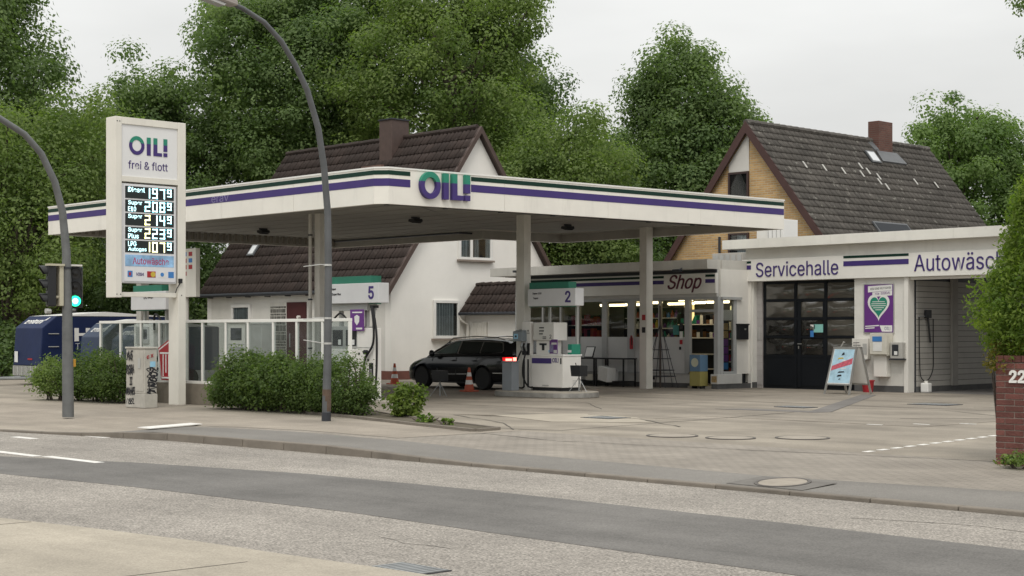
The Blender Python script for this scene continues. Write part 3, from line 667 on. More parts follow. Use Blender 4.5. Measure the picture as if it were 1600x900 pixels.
for i in range(len(PX_)-1): box('pane', SG, gs, (PX_[i]+.031, SY-.004, .531), (PX_[i+1]-.031, SY+.004, 1.841))
box('end_pillar', CONC, gs, (-24.79, SY-.12, 0), (-24.45, SY+.14, .42), .02)
# red pentagon sign behind the post
rs_ = thing('red_sign', 'red pentagon sign with white outlines leaning at the screen behind the post', 'sign', (-31.5, 19.1, .5))
ry = 19.12
def pent(s, m, y, nm):
    c = (-31.35, .93); P5 = [(-.47, .33), (.04, .55), (.50, .36), (.42, -.40), (-.33, -.40)]
    B().prism([(c[0]+a*s, y, c[1]+b_*s) for a, b_ in P5], (0, -.012, 0)).done(nm, m, rs_)
pent(1.0, RED, ry, 'plate'); pent(.92, PAPER, ry-.0125, 'white_border'); pent(.84, RED, ry-.025, 'red_field')
for x0, z0, x1, z1 in ((-31.70, 1.13, -31.14, 1.17), (-31.58, .62, -31.54, 1.12), (-31.46, .70, -31.42, 1.12), (-31.34, .62, -31.30, 1.12), (-31.22, .62, -31.18, 1.12), (-31.62, .57, -31.02, .605)): box('white_bar', PAPER, rs_, (x0, ry-.041, z0), (x1, ry-.0375, z1))
# card sign box on the far side of the pylon
cs_ = thing('card_sign', 'white sign box with small payment card logos behind the price pylon', 'sign', (-35.6, 22.3, 2.5))
B().box(-36.4, 22.2, 2.55, -35.12, 22.33, 3.82).done('cover', PYW, cs_, .01)
k = 0
for r_ in range(4):
    for c_ in range(3):
        m = (INK, BLUE, RED, PAPER, RED, BLUE, PAPER, ORANGE, RED, INK, RED, PAPER)[k]; k += 1
        if m is not PAPER: sheet('card_logo', m, cs_, (-36.0+c_*.27, 22.2, 3.62-r_*.17), (1, 0, 0), .17, .11, 0, .004)
B().tube([(-35.7, 22.3, 0), (-35.7, 22.3, 2.55)], .05, 8).done('post', COLW, cs_)
# ------------------------------------------------------------ fuel pumps
NOZ = mat('nozzle_plastic', (.02, .02, .022), .5, .1, 6)
def topsign(t, x0, x1, y, z0, z1, num, lines, dep=.34, gx=(.02, .78)):
    B().box(x0, y, z0, x1, y+dep, z1).done('fuel_sign', mat('fuel_sign_white', (.58, .58, .585), .35, .05, 3), t, .012)
    if num: text('pump_number', num, PURPLE, t, (x1-.36, y, z0+.085), (1, 0, 0), None, .29, bold=.02)
    for i, s in enumerate(lines): text('fuel_name', s, INK, t, (x0+.18+.03*i, y, z1-.15-.12*i), (1, 0, 0), None, .062)
    B().box(x0-.08, y+dep*.45, z0-.02, x0+(x1-x0)*gx[1], y+dep+.12, z1+.17).done('green_board', mat('green_board', (.02, .17, .11), .4, .08, 3), t, .008)
def hose(t, pts, r=.022):
    # smooth the path
    P = [Vector(p) for p in pts]; q = []
    for i in range(len(P)-1):
        p0, p1, p2, p3 = P[max(i-1, 0)], P[i], P[i+1], P[min(i+2, len(P)-1)]
        for k in range(6):
            s = k/6; q.append(.5*((2*p1)+(-p0+p2)*s+(2*p0-5*p1+4*p2-p3)*s*s+(-p0+3*p1-3*p2+p3)*s**3))
    q.append(P[-1]); B().tube(q, r, 7).done('hose', RUBBER, t, smooth=True)
def nozzle(t, x, y, z):
    n = B().prism([(x-.05, y, z), (x+.05, y, z), (x+.06, y, z+.30), (x-.06, y, z+.30)], (0, -.03, 0)).done('holster', BLACK, t)
    B().tube([(x, y-.06, z+.10), (x, y-.10, z+.22), (x+.01, y-.07, z+.34)], [.022, .035, .02], 7).done('nozzle', STEEL, n)
isl = thing('pump_island', 'rounded concrete pump island with a steel edge carrying the pump 2', 'pump island', (-28.1, 28.05, 0))
def stadium(x0, x1, y, r, n=14): return [(x1+r*math.cos(a), y+r*math.sin(a)) for a in [(-90+180*i/n)*math.pi/180 for i in range(n+1)]]+[(x0+r*math.cos(a), y+r*math.sin(a)) for a in [(90+180*i/n)*math.pi/180 for i in range(n+1)]]
B().prism([(x, y, 0) for x, y in stadium(-28.75, -27.45, 28.05, .85)], (0, 0, .15)).done('kerb_block', mat('island_concrete', (.36, .33, .28), .85, .2, 3), isl)
B().prism([(x, y, .02) for x, y in stadium(-28.75, -27.45, 28.05, .868)], (0, 0, .11)).done('steel_edge', mat('worn_steel', (.34, .33, .31), .42, .25, 4, metal=.55, streak=.3), isl)
p2 = thing('fuel_pump', 'white fuel pump numbered 2 standing on the pump island near the car', 'fuel pump', (-28.3, 28.3, .15))
BY = 28.02
PUMPW = mat('pump_white', (.72, .70, .66), .4, .06, 2, streak=.06)
B().box(-28.58, BY+.03, .15, -27.52, BY+.62, .235).done('plinth', BLACK, p2)
B().box(-28.62, BY, .236, -27.48, BY+.66, 1.03).done('lower_cabinet', PUMPW, p2, .012); B().box(-28.64, BY-.015, 1.031, -27.46, BY+.68, 1.07).done('cabinet_lid', WHITE2, p2, .008)
sheet('purple_band', PURPLE, p2, (-28.58, BY, .84), (1, 0, 0), .70, .135); text('brand_letters', 'OIL!', PURPLE, p2, (-27.85, BY, .87), (1, 0, 0), .22, .11, bold=.015); sheet('dark_tab', INK, p2, (-27.57, BY, .83), (1, 0, 0), .045, .15)
sheet('vent', GREYP, p2, (-28.2, BY, .27), (1, 0, 0), .22, .03)
for k in range(4): B().box(-27.482, BY+.35, .30+k*.035, -27.476, BY+.47, .312+k*.035).done('louvre', GREYP, p2)
B().box(-28.55, BY+.12, 1.071, -28.02, BY+.5, 1.42).done('neck', PUMPW, p2, .01)
B().box(-28.58, BY+.04, 1.42, -27.83, BY+.52, 1.88).done('display_head', PUMPW, p2, .015)
sheet('face_plate', mat('face_plate', (.60, .59, .55), .4, .05, 4), p2, (-28.56, BY+.04, 1.44), (1, 0, 0), .71, .42)
for z, w in ((1.73, .17), (1.65, .17), (1.575, .13)): sheet('readout', INK, p2, (-28.35, BY+.032, z), (1, 0, 0), w, .028)
text('pump_number', '2', INK, p2, (-27.98, BY+.034, 1.47), (1, 0, 0), None, .10)
for i in range(6): sheet('key', DARK, p2, (-28.22+(i % 3)*.045, BY+.032, 1.50-(i//3)*.04), (1, 0, 0), .028, .025)
sheet('card_slot', DARK, p2, (-28.43, BY+.12, 1.30), (1, 0, 0), .26, .05); sheet('card_reader', BLACK, p2, (-28.34, BY+.12, 1.17), (1, 0, 0), .09, .16)
B().box(-28.97, BY+.02, .15, -28.66, BY+.13, 1.90).done('hose_column', PUMPW, p2, .012)
for x in (-28.89, -28.74):
    sheet('hose_slot', BLACK, p2, (x-.03, BY+.02, .22), (1, 0, 0), .06, .72); nozzle(p2, x, BY+.02, 1.05)
    sheet('grade_label', INK, p2, (x-.05, BY+.02, 1.60), (1, 0, 0), .10, .012); sheet('grade_mark', INK, p2, (x-.02, BY+.02, 1.65), (1, 0, 0), .035, .04)
hose(p2, [(-28.95, BY-.02, 1.16), (-29.0, BY-.10, .95), (-29.12, BY-.16, .55), (-29.10, BY-.14, .28), (-28.93, BY-.05, .20), (-28.89, BY+.02, .24)])
hose(p2, [(-28.76, BY-.02, 1.16), (-28.80, BY-.10, .85), (-28.78, BY-.12, .5), (-28.62, BY-.1, .25), (-28.55, BY+.06, .24)])
B().box(-28.62, BY+.62, 1.07, -28.56, BY+.68, 2.285).done('sign_post', GREYP, p2); B().box(-27.62, BY+.60, 1.08, -27.56, BY+.66, 2.285).done('sign_post', GREYP, p2)
topsign(p2, -28.72, -27.02, BY-.02, 2.29, 2.73, '2', ['Super E10', 'Super'], .30)
sheet('advert', LILAC, p2, (-28.02, BY+.08, 1.09), (.94, -.34, 0), .46, .36, 0, .01); sheet('advert_text', PAPER, p2, (-27.9, BY+.036, 1.32), (.94, -.34, 0), .30, .05, .012, .003); sheet('advert_picture', mat('advert_mix', (.24, .22, .38), .5, .5, 14), p2, (-27.99, BY+.07, 1.13), (.94, -.34, 0), .2, .2, .012, .003); sheet('advert_foot', PAPER, p2, (-27.78, BY-.01, 1.105), (.94, -.34, 0), .19, .08, .012, .003)
B().box(-27.60, BY+.30, 1.071, -27.46, BY+.62, 1.33).done('leaflet_box', GREEN, p2, .006); sheet('leaflet', PAPER, p2, (-27.60, BY+.30, 1.12), (1, 0, 0), .13, .06)
sheet('sticker', CYAN, p2, (-28.1, BY+.12, 1.12), (1, 0, 0), .06, .06)
# pay terminal fixed to the column
pt_ = thing('pay_terminal', 'grey terminal box with a small screen on the canopy column beside pump 2', 'terminal', (-29.0, 28.0, 1.35))
B().prism([(-29.15, 27.88, 1.40), (-28.80, 27.88, 1.40), (-28.80, 28.12, 1.40), (-29.15, 28.12, 1.40)], (0,0,.25)).done('case', mat('terminal_grey', (.20, .23, .25), .45, .1, 4), pt_, .01)
B().prism([(-29.15, 27.88, 1.651), (-29.15, 28.12, 1.651), (-29.15, 28.12, 1.70)], (.34, 0, 0)).done('hood', mat('terminal_grey', (.20, .23, .25)), pt_)
sheet('screen', CYAN, pt_, (-29.10, 27.88, 1.46), (1, 0, 0), .15, .13); sheet('screen_text', INK, pt_, (-29.06, 27.88, 1.50), (1, 0, 0), .07, .05, .009, .002)
bn = thing('waste_bin', 'tall plain grey bin at the left end of the pump island', 'bin', (-28.86, 27.53, .15))
B().box(-29.04, 27.40, .15, -28.68, 27.66, .86).done('body', mat('bin_grey', (.22, .24, .26), .5, .08, 3), bn, .015); B().box(-29.05, 27.39, .861, -28.67, 27.67, .90).done('lid', mat('bin_grey', (.22, .24, .26)), bn, .01)
def bucket_stand(x, y, z, h, label):
    t = thing('squeegee_stand', label, 'squeegee stand', (x, y, z), 0, 'window washing stands')
    B().prism([(x-.15, y-.13, z+h-.27), (x+.15, y-.13, z+h-.27), (x+.17, y-.15, z+h), (x-.17, y-.15, z+h)], (0, .28, 0)).done('bucket', BLACK, t, .01)
    B().tube([(x, y, z+.02), (x, y, z+h-.26)], .016, 6).done('pole', STEEL, t)
    for a in (0, 2.1, 4.2): B().tube([(x, y, z+h-.3), (x+.26*math.cos(a), y+.26*math.sin(a), z+.01)], .009, 5).done('leg', STEEL, t)
    B().tube([(x-.05, y, z+h-.2), (x-.12, y, z+h+.06)], .012, 5).done('squeegee', BLACK, t)
bucket_stand(-26.9, 28.0, .15, .66, 'black washing bucket on a thin tripod at the right end of the pump island'); bucket_stand(-29.95, 26.1, 0, .66, 'black washing bucket on a pole in front of the black car')
# pump 5 behind the hedge
p5 = thing('fuel_pump', 'white fuel pump numbered 5 with a high hose mast behind the hedge', 'fuel pump', (-27.9, 22.1, 0))
Y5 = 21.92
B().prism([(x, y, 0) for x, y in stadium(-30.2, -27.3, Y5+.45, .62)], (0, 0, .10)).done('island', mat('island_concrete', (.36, .33, .28)), p5)
B().box(-28.0, Y5, .101, -27.40, Y5+.22, 1.72).done('hose_column', PUMPW, p5, .012)
sheet('seam', GREYP, p5, (-28.0, Y5, 1.28), (1, 0, 0), .60, .012); sheet('nozzle_recess', BLACK, p5, (-27.56, Y5, .52), (1, 0, 0), .15, .42); sheet('grade_label', INK, p5, (-27.95, Y5, 1.12), (1, 0, 0), .06, .05); sheet('grade_label', INK, p5, (-27.62, Y5, .98), (1, 0, 0), .06, .05)
for k in range(3): sheet('foot_label', INK, p5, (-27.9+k*.14, Y5, .17), (1, 0, 0), .07, .06)
B().box(-29.1, Y5+.05, .101, -28.01, Y5+.5, 1.25).done('lower_cabinet', PUMPW, p5, .012)
B().box(-29.1, Y5+.06, 1.251, -28.01, Y5+.49, 1.76).done('display_head', GREYP, p5, .012)
for x in (-28.98, -28.48): sheet('display', INK, p5, (x, Y5+.06, 1.32), (1, 0, 0), .38, .36); sheet('display_label', PAPER, p5, (x+.22, Y5+.055, 1.34), (1, 0, 0), .1, .12)
B().box(-27.95, Y5+.18, 1.72, -27.87, Y5+.26, 2.28).done('sign_post', GREYP, p5); B().box(-28.9, Y5+.18, 1.76, -28.82, Y5+.26, 2.28).done('sign_post', GREYP, p5)
B().box(-29.0, Y5+.06, 2.12, -27.7, Y5+.34, 2.279).done('beam', GREYP, p5)
topsign(p5, -29.08, -27.18, Y5-.04, 2.28, 2.73, '5', ['Super', 'Super Plus'], .30)
sheet('advert', LILAC, p5, (-28.2, Y5-.03, 1.66), (1, 0, 0), .50, .48, 0, .01)
sh = [(-27.95-.09+.0, 1.98), (-27.95, 2.02), (-27.95+.09, 1.98), (-27.95+.08, 1.86), (-27.95, 1.78), (-27.95-.08, 1.86)]
B().prism([(x, Y5-.042, z) for x, z in sh], (0, -.004, 0)).done('shield', PAPER, p5); sheet('advert_text', PAPER, p5, (-28.12, Y5-.042, 2.06), (1, 0, 0), .36, .03, 0, .003); sheet('advert_foot', PAPER, p5, (-27.98, Y5-.042, 1.69), (1, 0, 0), .22, .04, 0, .003)
B().tube([(-27.52, Y5+.1, 1.72), (-27.50, Y5+.1, 2.20)], .03, 8).done('hose_mast', STEEL, p5); B().box(-27.58, Y5+.04, 2.17, -27.42, Y5+.16, 2.23).done('mast_head', BLACK, p5)
hose(p5, [(-27.50, Y5+.02, 2.20), (-27.34, Y5-.05, 1.75), (-27.36, Y5-.06, 1.35), (-27.62, Y5-.06, 1.05), (-27.72, Y5-.04, .78)], .026); hose(p5, [(-27.46, Y5+.02, 2.20), (-27.24, Y5-.05, 1.6), (-27.22, Y5-.06, .9), (-27.22, Y5-.08, .35), (-27.12, Y5-.03, .16)], .026); hose(p5, [(-28.95, Y5+.0, 1.86), (-28.55, Y5-.05, 2.06), (-28.28, Y5-.02, 1.86)], .022)
for x, z in ((-27.60, 1.18), (-27.72, .70)): B().lathe([(.0, -.05), (.055, -.04), (.055, .04), (0, .05)], (x, Y5-.07, z), 10, 'Y').done('hose_clip', BLACK, p5)
B().tube([(-27.46, Y5-.03, .62), (-27.40, Y5-.09, .80)], [.04, .025], 7).done('nozzle', STEEL, p5)
# LPG pump behind the pylon
lp = thing('fuel_pump', 'small white gas pump with plain top sign seen behind the price pylon', 'fuel pump', (-37, 22.1, 0))
B().box(-37.75, Y5, 0, -36.75, Y5+.5, 1.85).done('lower_cabinet', PUMPW, lp, .012); B().box(-37.6, Y5-.03, 1.32, -36.95, Y5, 1.78).done('display_head', GREYP, lp); sheet('display', INK, lp, (-37.35, Y5-.03, 1.45), (1, 0, 0), .33, .26)
for x in (-37.6, -36.5): B().box(x, Y5+.2, 1.85 if x < -37 else 0, x+.07, Y5+.27, 2.23).done('sign_post', GREYP, lp)
topsign(lp, -37.82, -36.05, Y5-.05, 2.23, 2.72, '', [], .25); text('fuel_name', 'LPG', INK, lp, (-37.15, Y5-.05, 2.52), (1, 0, 0), None, .07); text('fuel_name', 'Autogas', INK, lp, (-36.95, Y5-.05, 2.52), (1, 0, 0), None, .07)
hose(lp, [(-36.7, Y5, 1.7), (-36.5, Y5-.1, 2.1), (-36.2, Y5-.1, 1.9), (-36.3, Y5-.05, 1.2), (-36.6, Y5-.03, .8)], .03)
# ------------------------------------------------------------ service hall
HY = 37.0
sh_ = thing('service_hall', 'low white flat roofed service hall and wash bay with violet lettering', 'building', (-22, 38, 0))
HALLW = mat('hall_wall', (.68, .665, .62), .7, .10, 1.3, streak=.14, bump=.2, bscale=40); PLINTH = mat('plinth_grey', (.10, .10, .10), .8, .25, 3)
def wallseg(nm, x0, x1, z0, z1, m=HALLW, y0=HY, y1=HY+.25, p=sh_): return box(nm, m, p, (x0, y0, z0), (x1, y1, z1))
wallseg('wall', -28.72, -28.43, .17, 3.12); wallseg('wall', -24.94, -23.32, .17, 3.12)
wallseg('wall', -28.72, -14.0, 3.121, 4.09, y1=HY+.3); wallseg('plinth', -28.71, -28.44, 0, .169, PLINTH, HY-.012); wallseg('plinth', -24.93, -23.33, 0, .169, PLINTH, HY-.012)
wallseg('wall', -19.2, -14.0, 0, 3.12)
for x, w in ((-28.60, .12), (-23.32, .13)): box('door_jamb', WHITE, sh_, (x, HY-.06, 0), (x+w, HY+.24, 3.119))
box('tile_reveal', mat('reveal_tiles', (.40, .375, .36), .5, .1, 3), sh_, (-28.43, HY+.16, 0), (-28.235, HY+.26, 3.119))
for k in range(14): box('wall_tile', mat('reveal_tile', (.44, .42, .41), .4, .1, 4, rand=.08), sh_, (-28.42, HY+.145, .1+k*.215), (-28.245, HY+.159, .1+k*.215+.205))
box('door_bell', GREYP, sh_, (-28.38, HY+.125, 1.42), (-28.33, HY+.145, 1.78))
for k in range(8):   # painted block courses on the pier
    for c in range(4):
        x0 = -24.93+c*.40+(.2 if k % 2 else 0)-.2*(k % 2); box('block', HALLW, sh_, (x0+.004, HY-.006, .175+k*.368), (min(x0+.396, -23.335), HY-.0005, .175+k*.368+.362))
ROOFED = mat('roof_edge_white', (.72, .705, .65), .5, .08, 1.5, streak=.12)
for i in range(4): box('roof_edge', ROOFED, sh_, (-29.35+i*3.84, HY-.32, 4.091), (-29.35+i*3.84+3.836, HY+.4, 4.36))
box('roof', mat('roofing_felt', (.10, .10, .10)), sh_, (-29.3, HY+.401, 4.10), (-14.0, 45.2, 4.33))
box('side_wall', HALLW, sh_, (-28.72, HY+.301, 0), (-28.5, 45, 4.09)); box('rear_wall', HALLW, sh_, (-28.4, 45, 0), (-23.17, 45.2, 4.09)); box('rear_wall', HALLW, sh_, (-19.35, 45, 0), (-14, 45.2, 4.09)); box('rear_wall', HALLW, sh_, (-23.169, 45, 3.4), (-19.351, 45.2, 4.09)); box('right_wall', HALLW, sh_, (-14.2, HY+.301, 0), (-14, 44.9, 4.09))
SGN = mat('sign_face', (.74, .725, .68), .4, .05, 2)
box('sign_board', SGN, sh_, (-28.76, HY-.13, 3.13), (-14.4, HY-.002, 3.77))
SX = (1, 0, 0); sy_ = HY-.13
sheet('dark_green_stripe', DKGREEN, sh_, (-28.755, sy_, 3.655), SX, .33, .065); sheet('purple_stripe', PURPLE, sh_, (-28.755, sy_, 3.475), SX, .33, .125)
sheet('dark_green_stripe', DKGREEN, sh_, (-25.21, sy_, 3.69), SX, 2.08, .07); sheet('purple_stripe', PURPLE, sh_, (-25.21, sy_, 3.47), SX, 2.08, .14)
text('lettering', 'Servicehalle', PURPLE, sh_, (-28.24, sy_, 3.245), SX, 2.86, .43, ext=.012)
text('lettering', 'Autowäsche', PURPLE, sh_, (-22.96, sy_, 3.26), SX, 2.95, .46, ext=.012)
# sectional gate of 3 by 5 fields with a wicket door
gt = box('gate', mat('gate_dark', (.014, .016, .019), .5, .1, 3, spec=.15), sh_, (-28.23, HY+.20, 0), (-24.945, HY+.24, 3.10)); GY = HY+.20
GFR = mat('gate_frame', (.010, .012, .015), .45, .15, 3, spec=.15)
PANE = glass('wavy_pane', (.10, .10, .10),   .24, .06, wavy=.14, fill=.42, fcol=(.15, .14, .118)); CLEAR = glass('gate_pane', (.45, .46, .45), .08, .05, wavy=.1, fill=.10, fcol=(.16, .15, .13))  # brown-grey fill paints reflections into the pane colour
gx = [-28.16, -27.06, -26.02, -24.98]; gz = [0.05, .95, 1.50, 2.03, 2.56, 3.07]
for i in range(3):
    for j in range(5):
        x0, x1, z0, z1 = gx[i]+.05, gx[i+1]-.05, gz[j]+.035, gz[j+1]-.035
        if i == 1 and j in (1, 2, 3): x0 += .12; x1 -= .06; z1 -= .02
        if j == 0: B().box(x0, GY-.022, z0, x1, GY-.002, z1).done('panel', GFR, gt, .006)
        else:
            # blown acrylic field: bulged grid
            b = B(); n = 7; vs = []
            for a in range(n):
                for c in range(n): vs.append((x0+(x1-x0)*a/(n-1), GY-.010-.060*math.sin(math.pi*a/(n-1))**.6*math.sin(math.pi*c/(n-1))**.6, z0+(z1-z0)*c/(n-1)))
            b.add(vs, [(a*n+c, (a+1)*n+c, (a+1)*n+c+1, a*n+c+1) for a in range(n-1) for c in range(n-1)])
            b.done('pane', PANE if j > 2 or i == 2 else CLEAR, gt, smooth=2)
for z in gz[1:-1]: box('rail', GFR, gt, (-28.2, GY-.03, z-.035), (-24.96, GY-.001, z+.035))
for x in gx[1:-1]: box('stile', GFR, gt, (x-.045, GY-.034, .02), (x+.045, GY-.0005, 3.08))
wk = box('wicket_door', GFR, gt, (-26.98, GY-.038, .06), (-26.86, GY-.0345, 2.52)); box('wicket_door', GFR, gt, (-26.10, GY-.038, .06), (-26.0, GY-.0345, 2.52))
B().tube([(-26.94, GY-.045, 1.30), (-26.94, GY-.09, 1.30), (-26.80, GY-.09, 1.30)], .012, 6).done('handle', ALU, gt); box('lock', ALU, gt, (-26.955, GY-.045, 1.16), (-26.925, GY-.0385, 1.24))
for x, z, w, h, m in ((-26.52, 1.72, .16, .13, PAPER), (-26.40, 1.63, .32, .23, mat('notice_mint', (.25, .55, .50), .5, .1, 6)), (-26.52, 1.50, .12, .18, BLUE)): sheet('notice', m, gt, (x, GY-.062, z), SX, w, h, 0, .003)
# lit things inside, seen dimly through the lower fields
box('floor', mat('hall_floor', (.16, .15, .14), .8, .2, 2), sh_, (-28.4, HY+.26, -.0), (-14.3, 45, .006))
box('ceiling', mat('hall_ceiling', (.4, .4, .38), .8, .1, 2), sh_, (-28.45, HY+.31, 3.4), (-14.25, 44.95, 3.5))
wb = thing('work_bench', 'pale cupboard and bench inside the service hall behind the gate', 'cupboard', (-27.1, 38.8, 0)); box('body', PAPER, wb, (-27.3, 38.6, .01), (-26.9, 39.1, 1.9)); box('crate', RED, wb, (-26.8, 38.7, .01), (-26.3, 39.1, 1.1)); box('shelf', GREEN, wb, (-28.1, 38.7, .01), (-27.5, 39.1, 1.3))
# wash bay
PLANKM = mat('bay_plank', (.37, .355, .325), .45, .10, 2, rand=.05, streak=.1)
box('bay_wall', DARK, sh_, (-23.32, HY+.251, 0), (-23.17, 45, 3.4))
for j in range(19):
    for (a, c) in ((HY+.30, HY+2.02), (HY+2.34, HY+4.2), (HY+4.21, 44.9)):
        box('plank', PLANKM, sh_, (-23.169, a, .16+j*.152), (-23.13-(.012 if 1.0 < .16+j*.152 else 0), c-.004, .16+j*.152+.139))
box('bay_pilaster', mat('pilaster_grey', (.30, .285, .26), .6, .15, 3), sh_, (-23.169, HY+2.03, .15), (-23.09, HY+2.33, 3.12)); box('bay_skirting', PLINTH, sh_, (-23.169, HY+.28, 0), (-23.12, 44.9, .155))
box('bay_header', WHITE, sh_, (-23.18, HY+.02, 3.05), (-19.2, HY+.24, 3.1195)); box('bay_wall', PLANKM, sh_, (-19.35, HY+.251, 0), (-19.2, 45, 3.4))
wl = thing('wash_lance', 'black pressure lance with a looped hose hanging on the wash bay wall', 'wash lance', (-23.0, 37.9, 1.6))
wx = -23.12; B().box(wx, HY+.62, 2.02, wx+.08, HY+.88, 2.24).done('holder', BLACK, wl, .01); B().tube([(wx+.06, HY+.70, 2.1), (wx+.07, HY+.82, 1.35)], [.03, .024], 7).done('lance', BLACK, wl)
hose(wl, [(wx+.06, HY+.98, 2.0), (wx+.05, HY+1.0, 1.2), (wx+.05, HY+.98, .62), (wx+.06, HY+.7, .33), (wx+.05, HY+.38, .42), (wx+.03, HY+.34, 1.0), (wx+.02, HY+.34, 2.05)], .014); box('pipe', STEEL, wl, (wx-.0, HY+.32, 2.05), (wx+.03, HY+.62, 2.08))
cn_ = thing('jerrycan', 'white plastic canister on the ground inside the wash bay entrance', 'canister', (-22.95, 37.5, 0)); B().box(-23.08, HY+.36, .0, -22.84, HY+.56, .26).done('body', WHITE2, cn_, .03); B().lathe([(.05, .26), (.05, .32), (0, .32)], (-22.96, HY+.46, 0), 10).done('cap', WHITE, cn_)
# heart poster
hp = thing('heart_poster', 'purple framed poster with a green heart on the white pier', 'poster', (-24.1, HY, 1.6)); py0 = HY-.007
B().box(-24.62, py0-.03, 1.60, -23.64, py0, 2.97).done('frame', ALU, hp, .006); sheet('print', LILAC, hp, (-24.59, py0-.03, 1.63), SX, .92, 1.31, 0, .004)
py1 = py0-.0345
def hpoly(nm, m, pts, off): B().prism([(x, py1-off, z) for x, z in pts], (0, -.002, 0)).done(nm, m, hp)
def heart(s):
    q = []
    for i in range(40):
        t = 2*math.pi*i/40; q.append((-24.13+s*16*math.sin(t)**3/17, 2.36+s*1.15*(13*math.cos(t)-5*math.cos(2*t)-2*math.cos(3*t)-math.cos(4*t))/17))
    return q
hpoly('heart_border', PAPER, heart(.37)[::-1], 0); hpoly('heart', GREEN, heart(.29)[::-1], .0025)
for k, w in enumerate((.40, .46, .46, .34, .2)): sheet('heart_line', PAPER, hp, (-24.13-w/2, py1-.005, 2.46-k*.055), SX, w, .018, 0, .001)
hpoly('white_tag', PAPER, [(-24.47, 2.73), (-23.70, 2.78), (-23.70, 2.93), (-24.47, 2.90)], 0); hpoly('white_tag', PAPER, [(-24.33, 2.60), (-23.70, 2.64), (-23.70, 2.775), (-24.33, 2.728)], .0002)
text('poster_text', 'WIR SIND WEITERHIN', INK, hp, (-24.40, py1-.003, 2.79), (1, 0, 0.045), .66, .06, off=0, ext=.001); [text('poster_text', s, LILAC, hp, (-24.24+dx, py1-.003, 2.655+dx*.045), (1, 0, .045), None, .07, off=0, ext=.001, bold=.01) for s, dx in (('FÜR', 0), ('SIE', .18), ('DA!', .33))]
hpoly('white_tag', PAPER, [(-24.02, 1.65), (-23.70, 1.65), (-23.70, 1.82), (-24.10, 1.82)], 0); text('brand_letters', 'OIL!', PURPLE, hp, (-23.94, py1-.003, 1.69), SX, .18, .09, off=0, ext=.001)
for z, w in ((1.78, .44), (1.725, .30)): sheet('small_print', PAPER, hp, (-24.56, py1, z), (1, 0, .05), w, .03, 0, .001)
# boxes on the pier below the poster
vb = thing('vending_box', 'beige vending box with a blue label mounted on the pier below the poster', 'vending machine', (-23.87, HY-.2, .7)); MACH = mat('machine_beige', (.60, .575, .50), .5, .08, 3)
B().box(-24.22, HY-.34, 1.03, -23.69, HY-.008, 1.60).done('head', MACH, vb, .012); sheet('label', BLUE, vb, (-24.13, HY-.34, 1.38), SX, .30, .14); sheet('label', PAPER, vb, (-24.11, HY-.34, 1.12), SX, .28, .24); B().box(-24.17, HY-.22, .42, -23.77, HY-.008, 1.0).done('lower_box', WHITE, vb, .008); B().box(-24.24, HY-.30, 1.002, -23.67, HY-.008, 1.028).done('shelf', MACH, vb)
nb = thing('notice_box', 'wide white box with printed notices left of the vending box', 'notice box', (-24.62, HY-.1, .95)); B().box(-24.77, HY-.16, .90, -24.40, HY-.008, 1.46).done('case', WHITE, nb, .008)
B().box(-24.92, HY-.15, .93, -24.78, HY-.02, 1.46).done('case', WHITE, nb, .006)
for k in range(5): sheet('notice_line', INK, nb, (-24.87, HY-.16, 1.34-k*.07), SX, .2+.04*(k % 2), .014, .002)
sheet('notice', GREYP, nb, (-24.56, HY-.16, 1.02), SX, .13, .30); B().box(-24.82, HY-.24, .87, -24.42, HY-.01, .899).done('ledge', GREYP, nb)
pb_ = thing('pay_box', 'small grey pay box with a dark window right of the vending box', 'pay box', (-23.52, HY-.1, .9)); B().box(-23.65, HY-.22, .92, -23.27, HY-.008, 1.36).done('case', mat('paybox', (.42, .41, .38), .5, .1, 3), pb_, .01); sheet('window', DARK, pb_, (-23.59, HY-.22, 1.0), SX, .2, .30); sheet('label', PAPER, pb_, (-23.52, HY-.22, 1.02), SX, .1, .1, .008); B().box(-23.67, HY-.26, .88, -23.25, HY-.01, .915).done('ledge', DARK, pb_)
bk = B().lathe([(.13, 0), (.17, .30), (.185, .30), (.185, .33), (.16, .33), (.12, .03), (0, .03)], (-24.17, 36.5, 0), 20).done('red_bucket', RED, smooth=True); single(bk, 'red plastic bucket on the ground behind the folding board', 'bucket')
# folding board
ab = thing('folding_board', 'white folding board with a sky blue print in front of the gate', 'sign', (-23.80, 35.0, 0), R(-6)); 
def ab_panel(sgn):
    b = B(); y0, y1 = sgn*.42, sgn*.06; M_ = lambda x, z: (x, y0+(y1-y0)*z/1.25, z); d = Vector((0, -.03 if sgn < 0 else .03, 0))
    b.prism([M_(-.40, .25), M_(.40, .25), M_(.36, 1.22), M_(-.36, 1.22)], d)
    b.done('panel', WHITE2, ab, local=True)
    for x in (-1, 1): B().prism([M_(x*.44, .0), M_(x*.39, .0), M_(x*.345, 1.23), M_(x*.395, 1.23)], d*1.4).done('leg', ALU, ab, local=True)
    B().prism([M_(-.40, 1.2), M_(.40, 1.2), M_(.40, 1.25), M_(-.40, 1.25)], d*1.5).done('top_rail', ALU, ab, local=True); B().prism([M_(-.42, .24), M_(.42, .24), M_(.42, .28), M_(-.42, .28)], d*1.45).done('bottom_rail', ALU, ab, local=True)
ab_panel(-1); ab_panel(1)
def ab_print(nm, m, pts, off): 
    b = B(); b.prism([(x, -.42+.36*z/1.25-.0305-off, z) for x, z in pts], (0, -.002, 0)); b.done(nm, m, ab, local=True)
ab_print('print', mat('board_sky', (.42, .62, .74), .4, .25, 6), [(-.36, .30), (.36, .30), (.335, 1.18), (-.335, 1.18)], 0)
ab_print('banner', mat('board_pink', (.55, .12, .16), .5, .35, 16), [(-.34, .62), (.33, .80), (.33, .96), (-.33, .74)], .003)
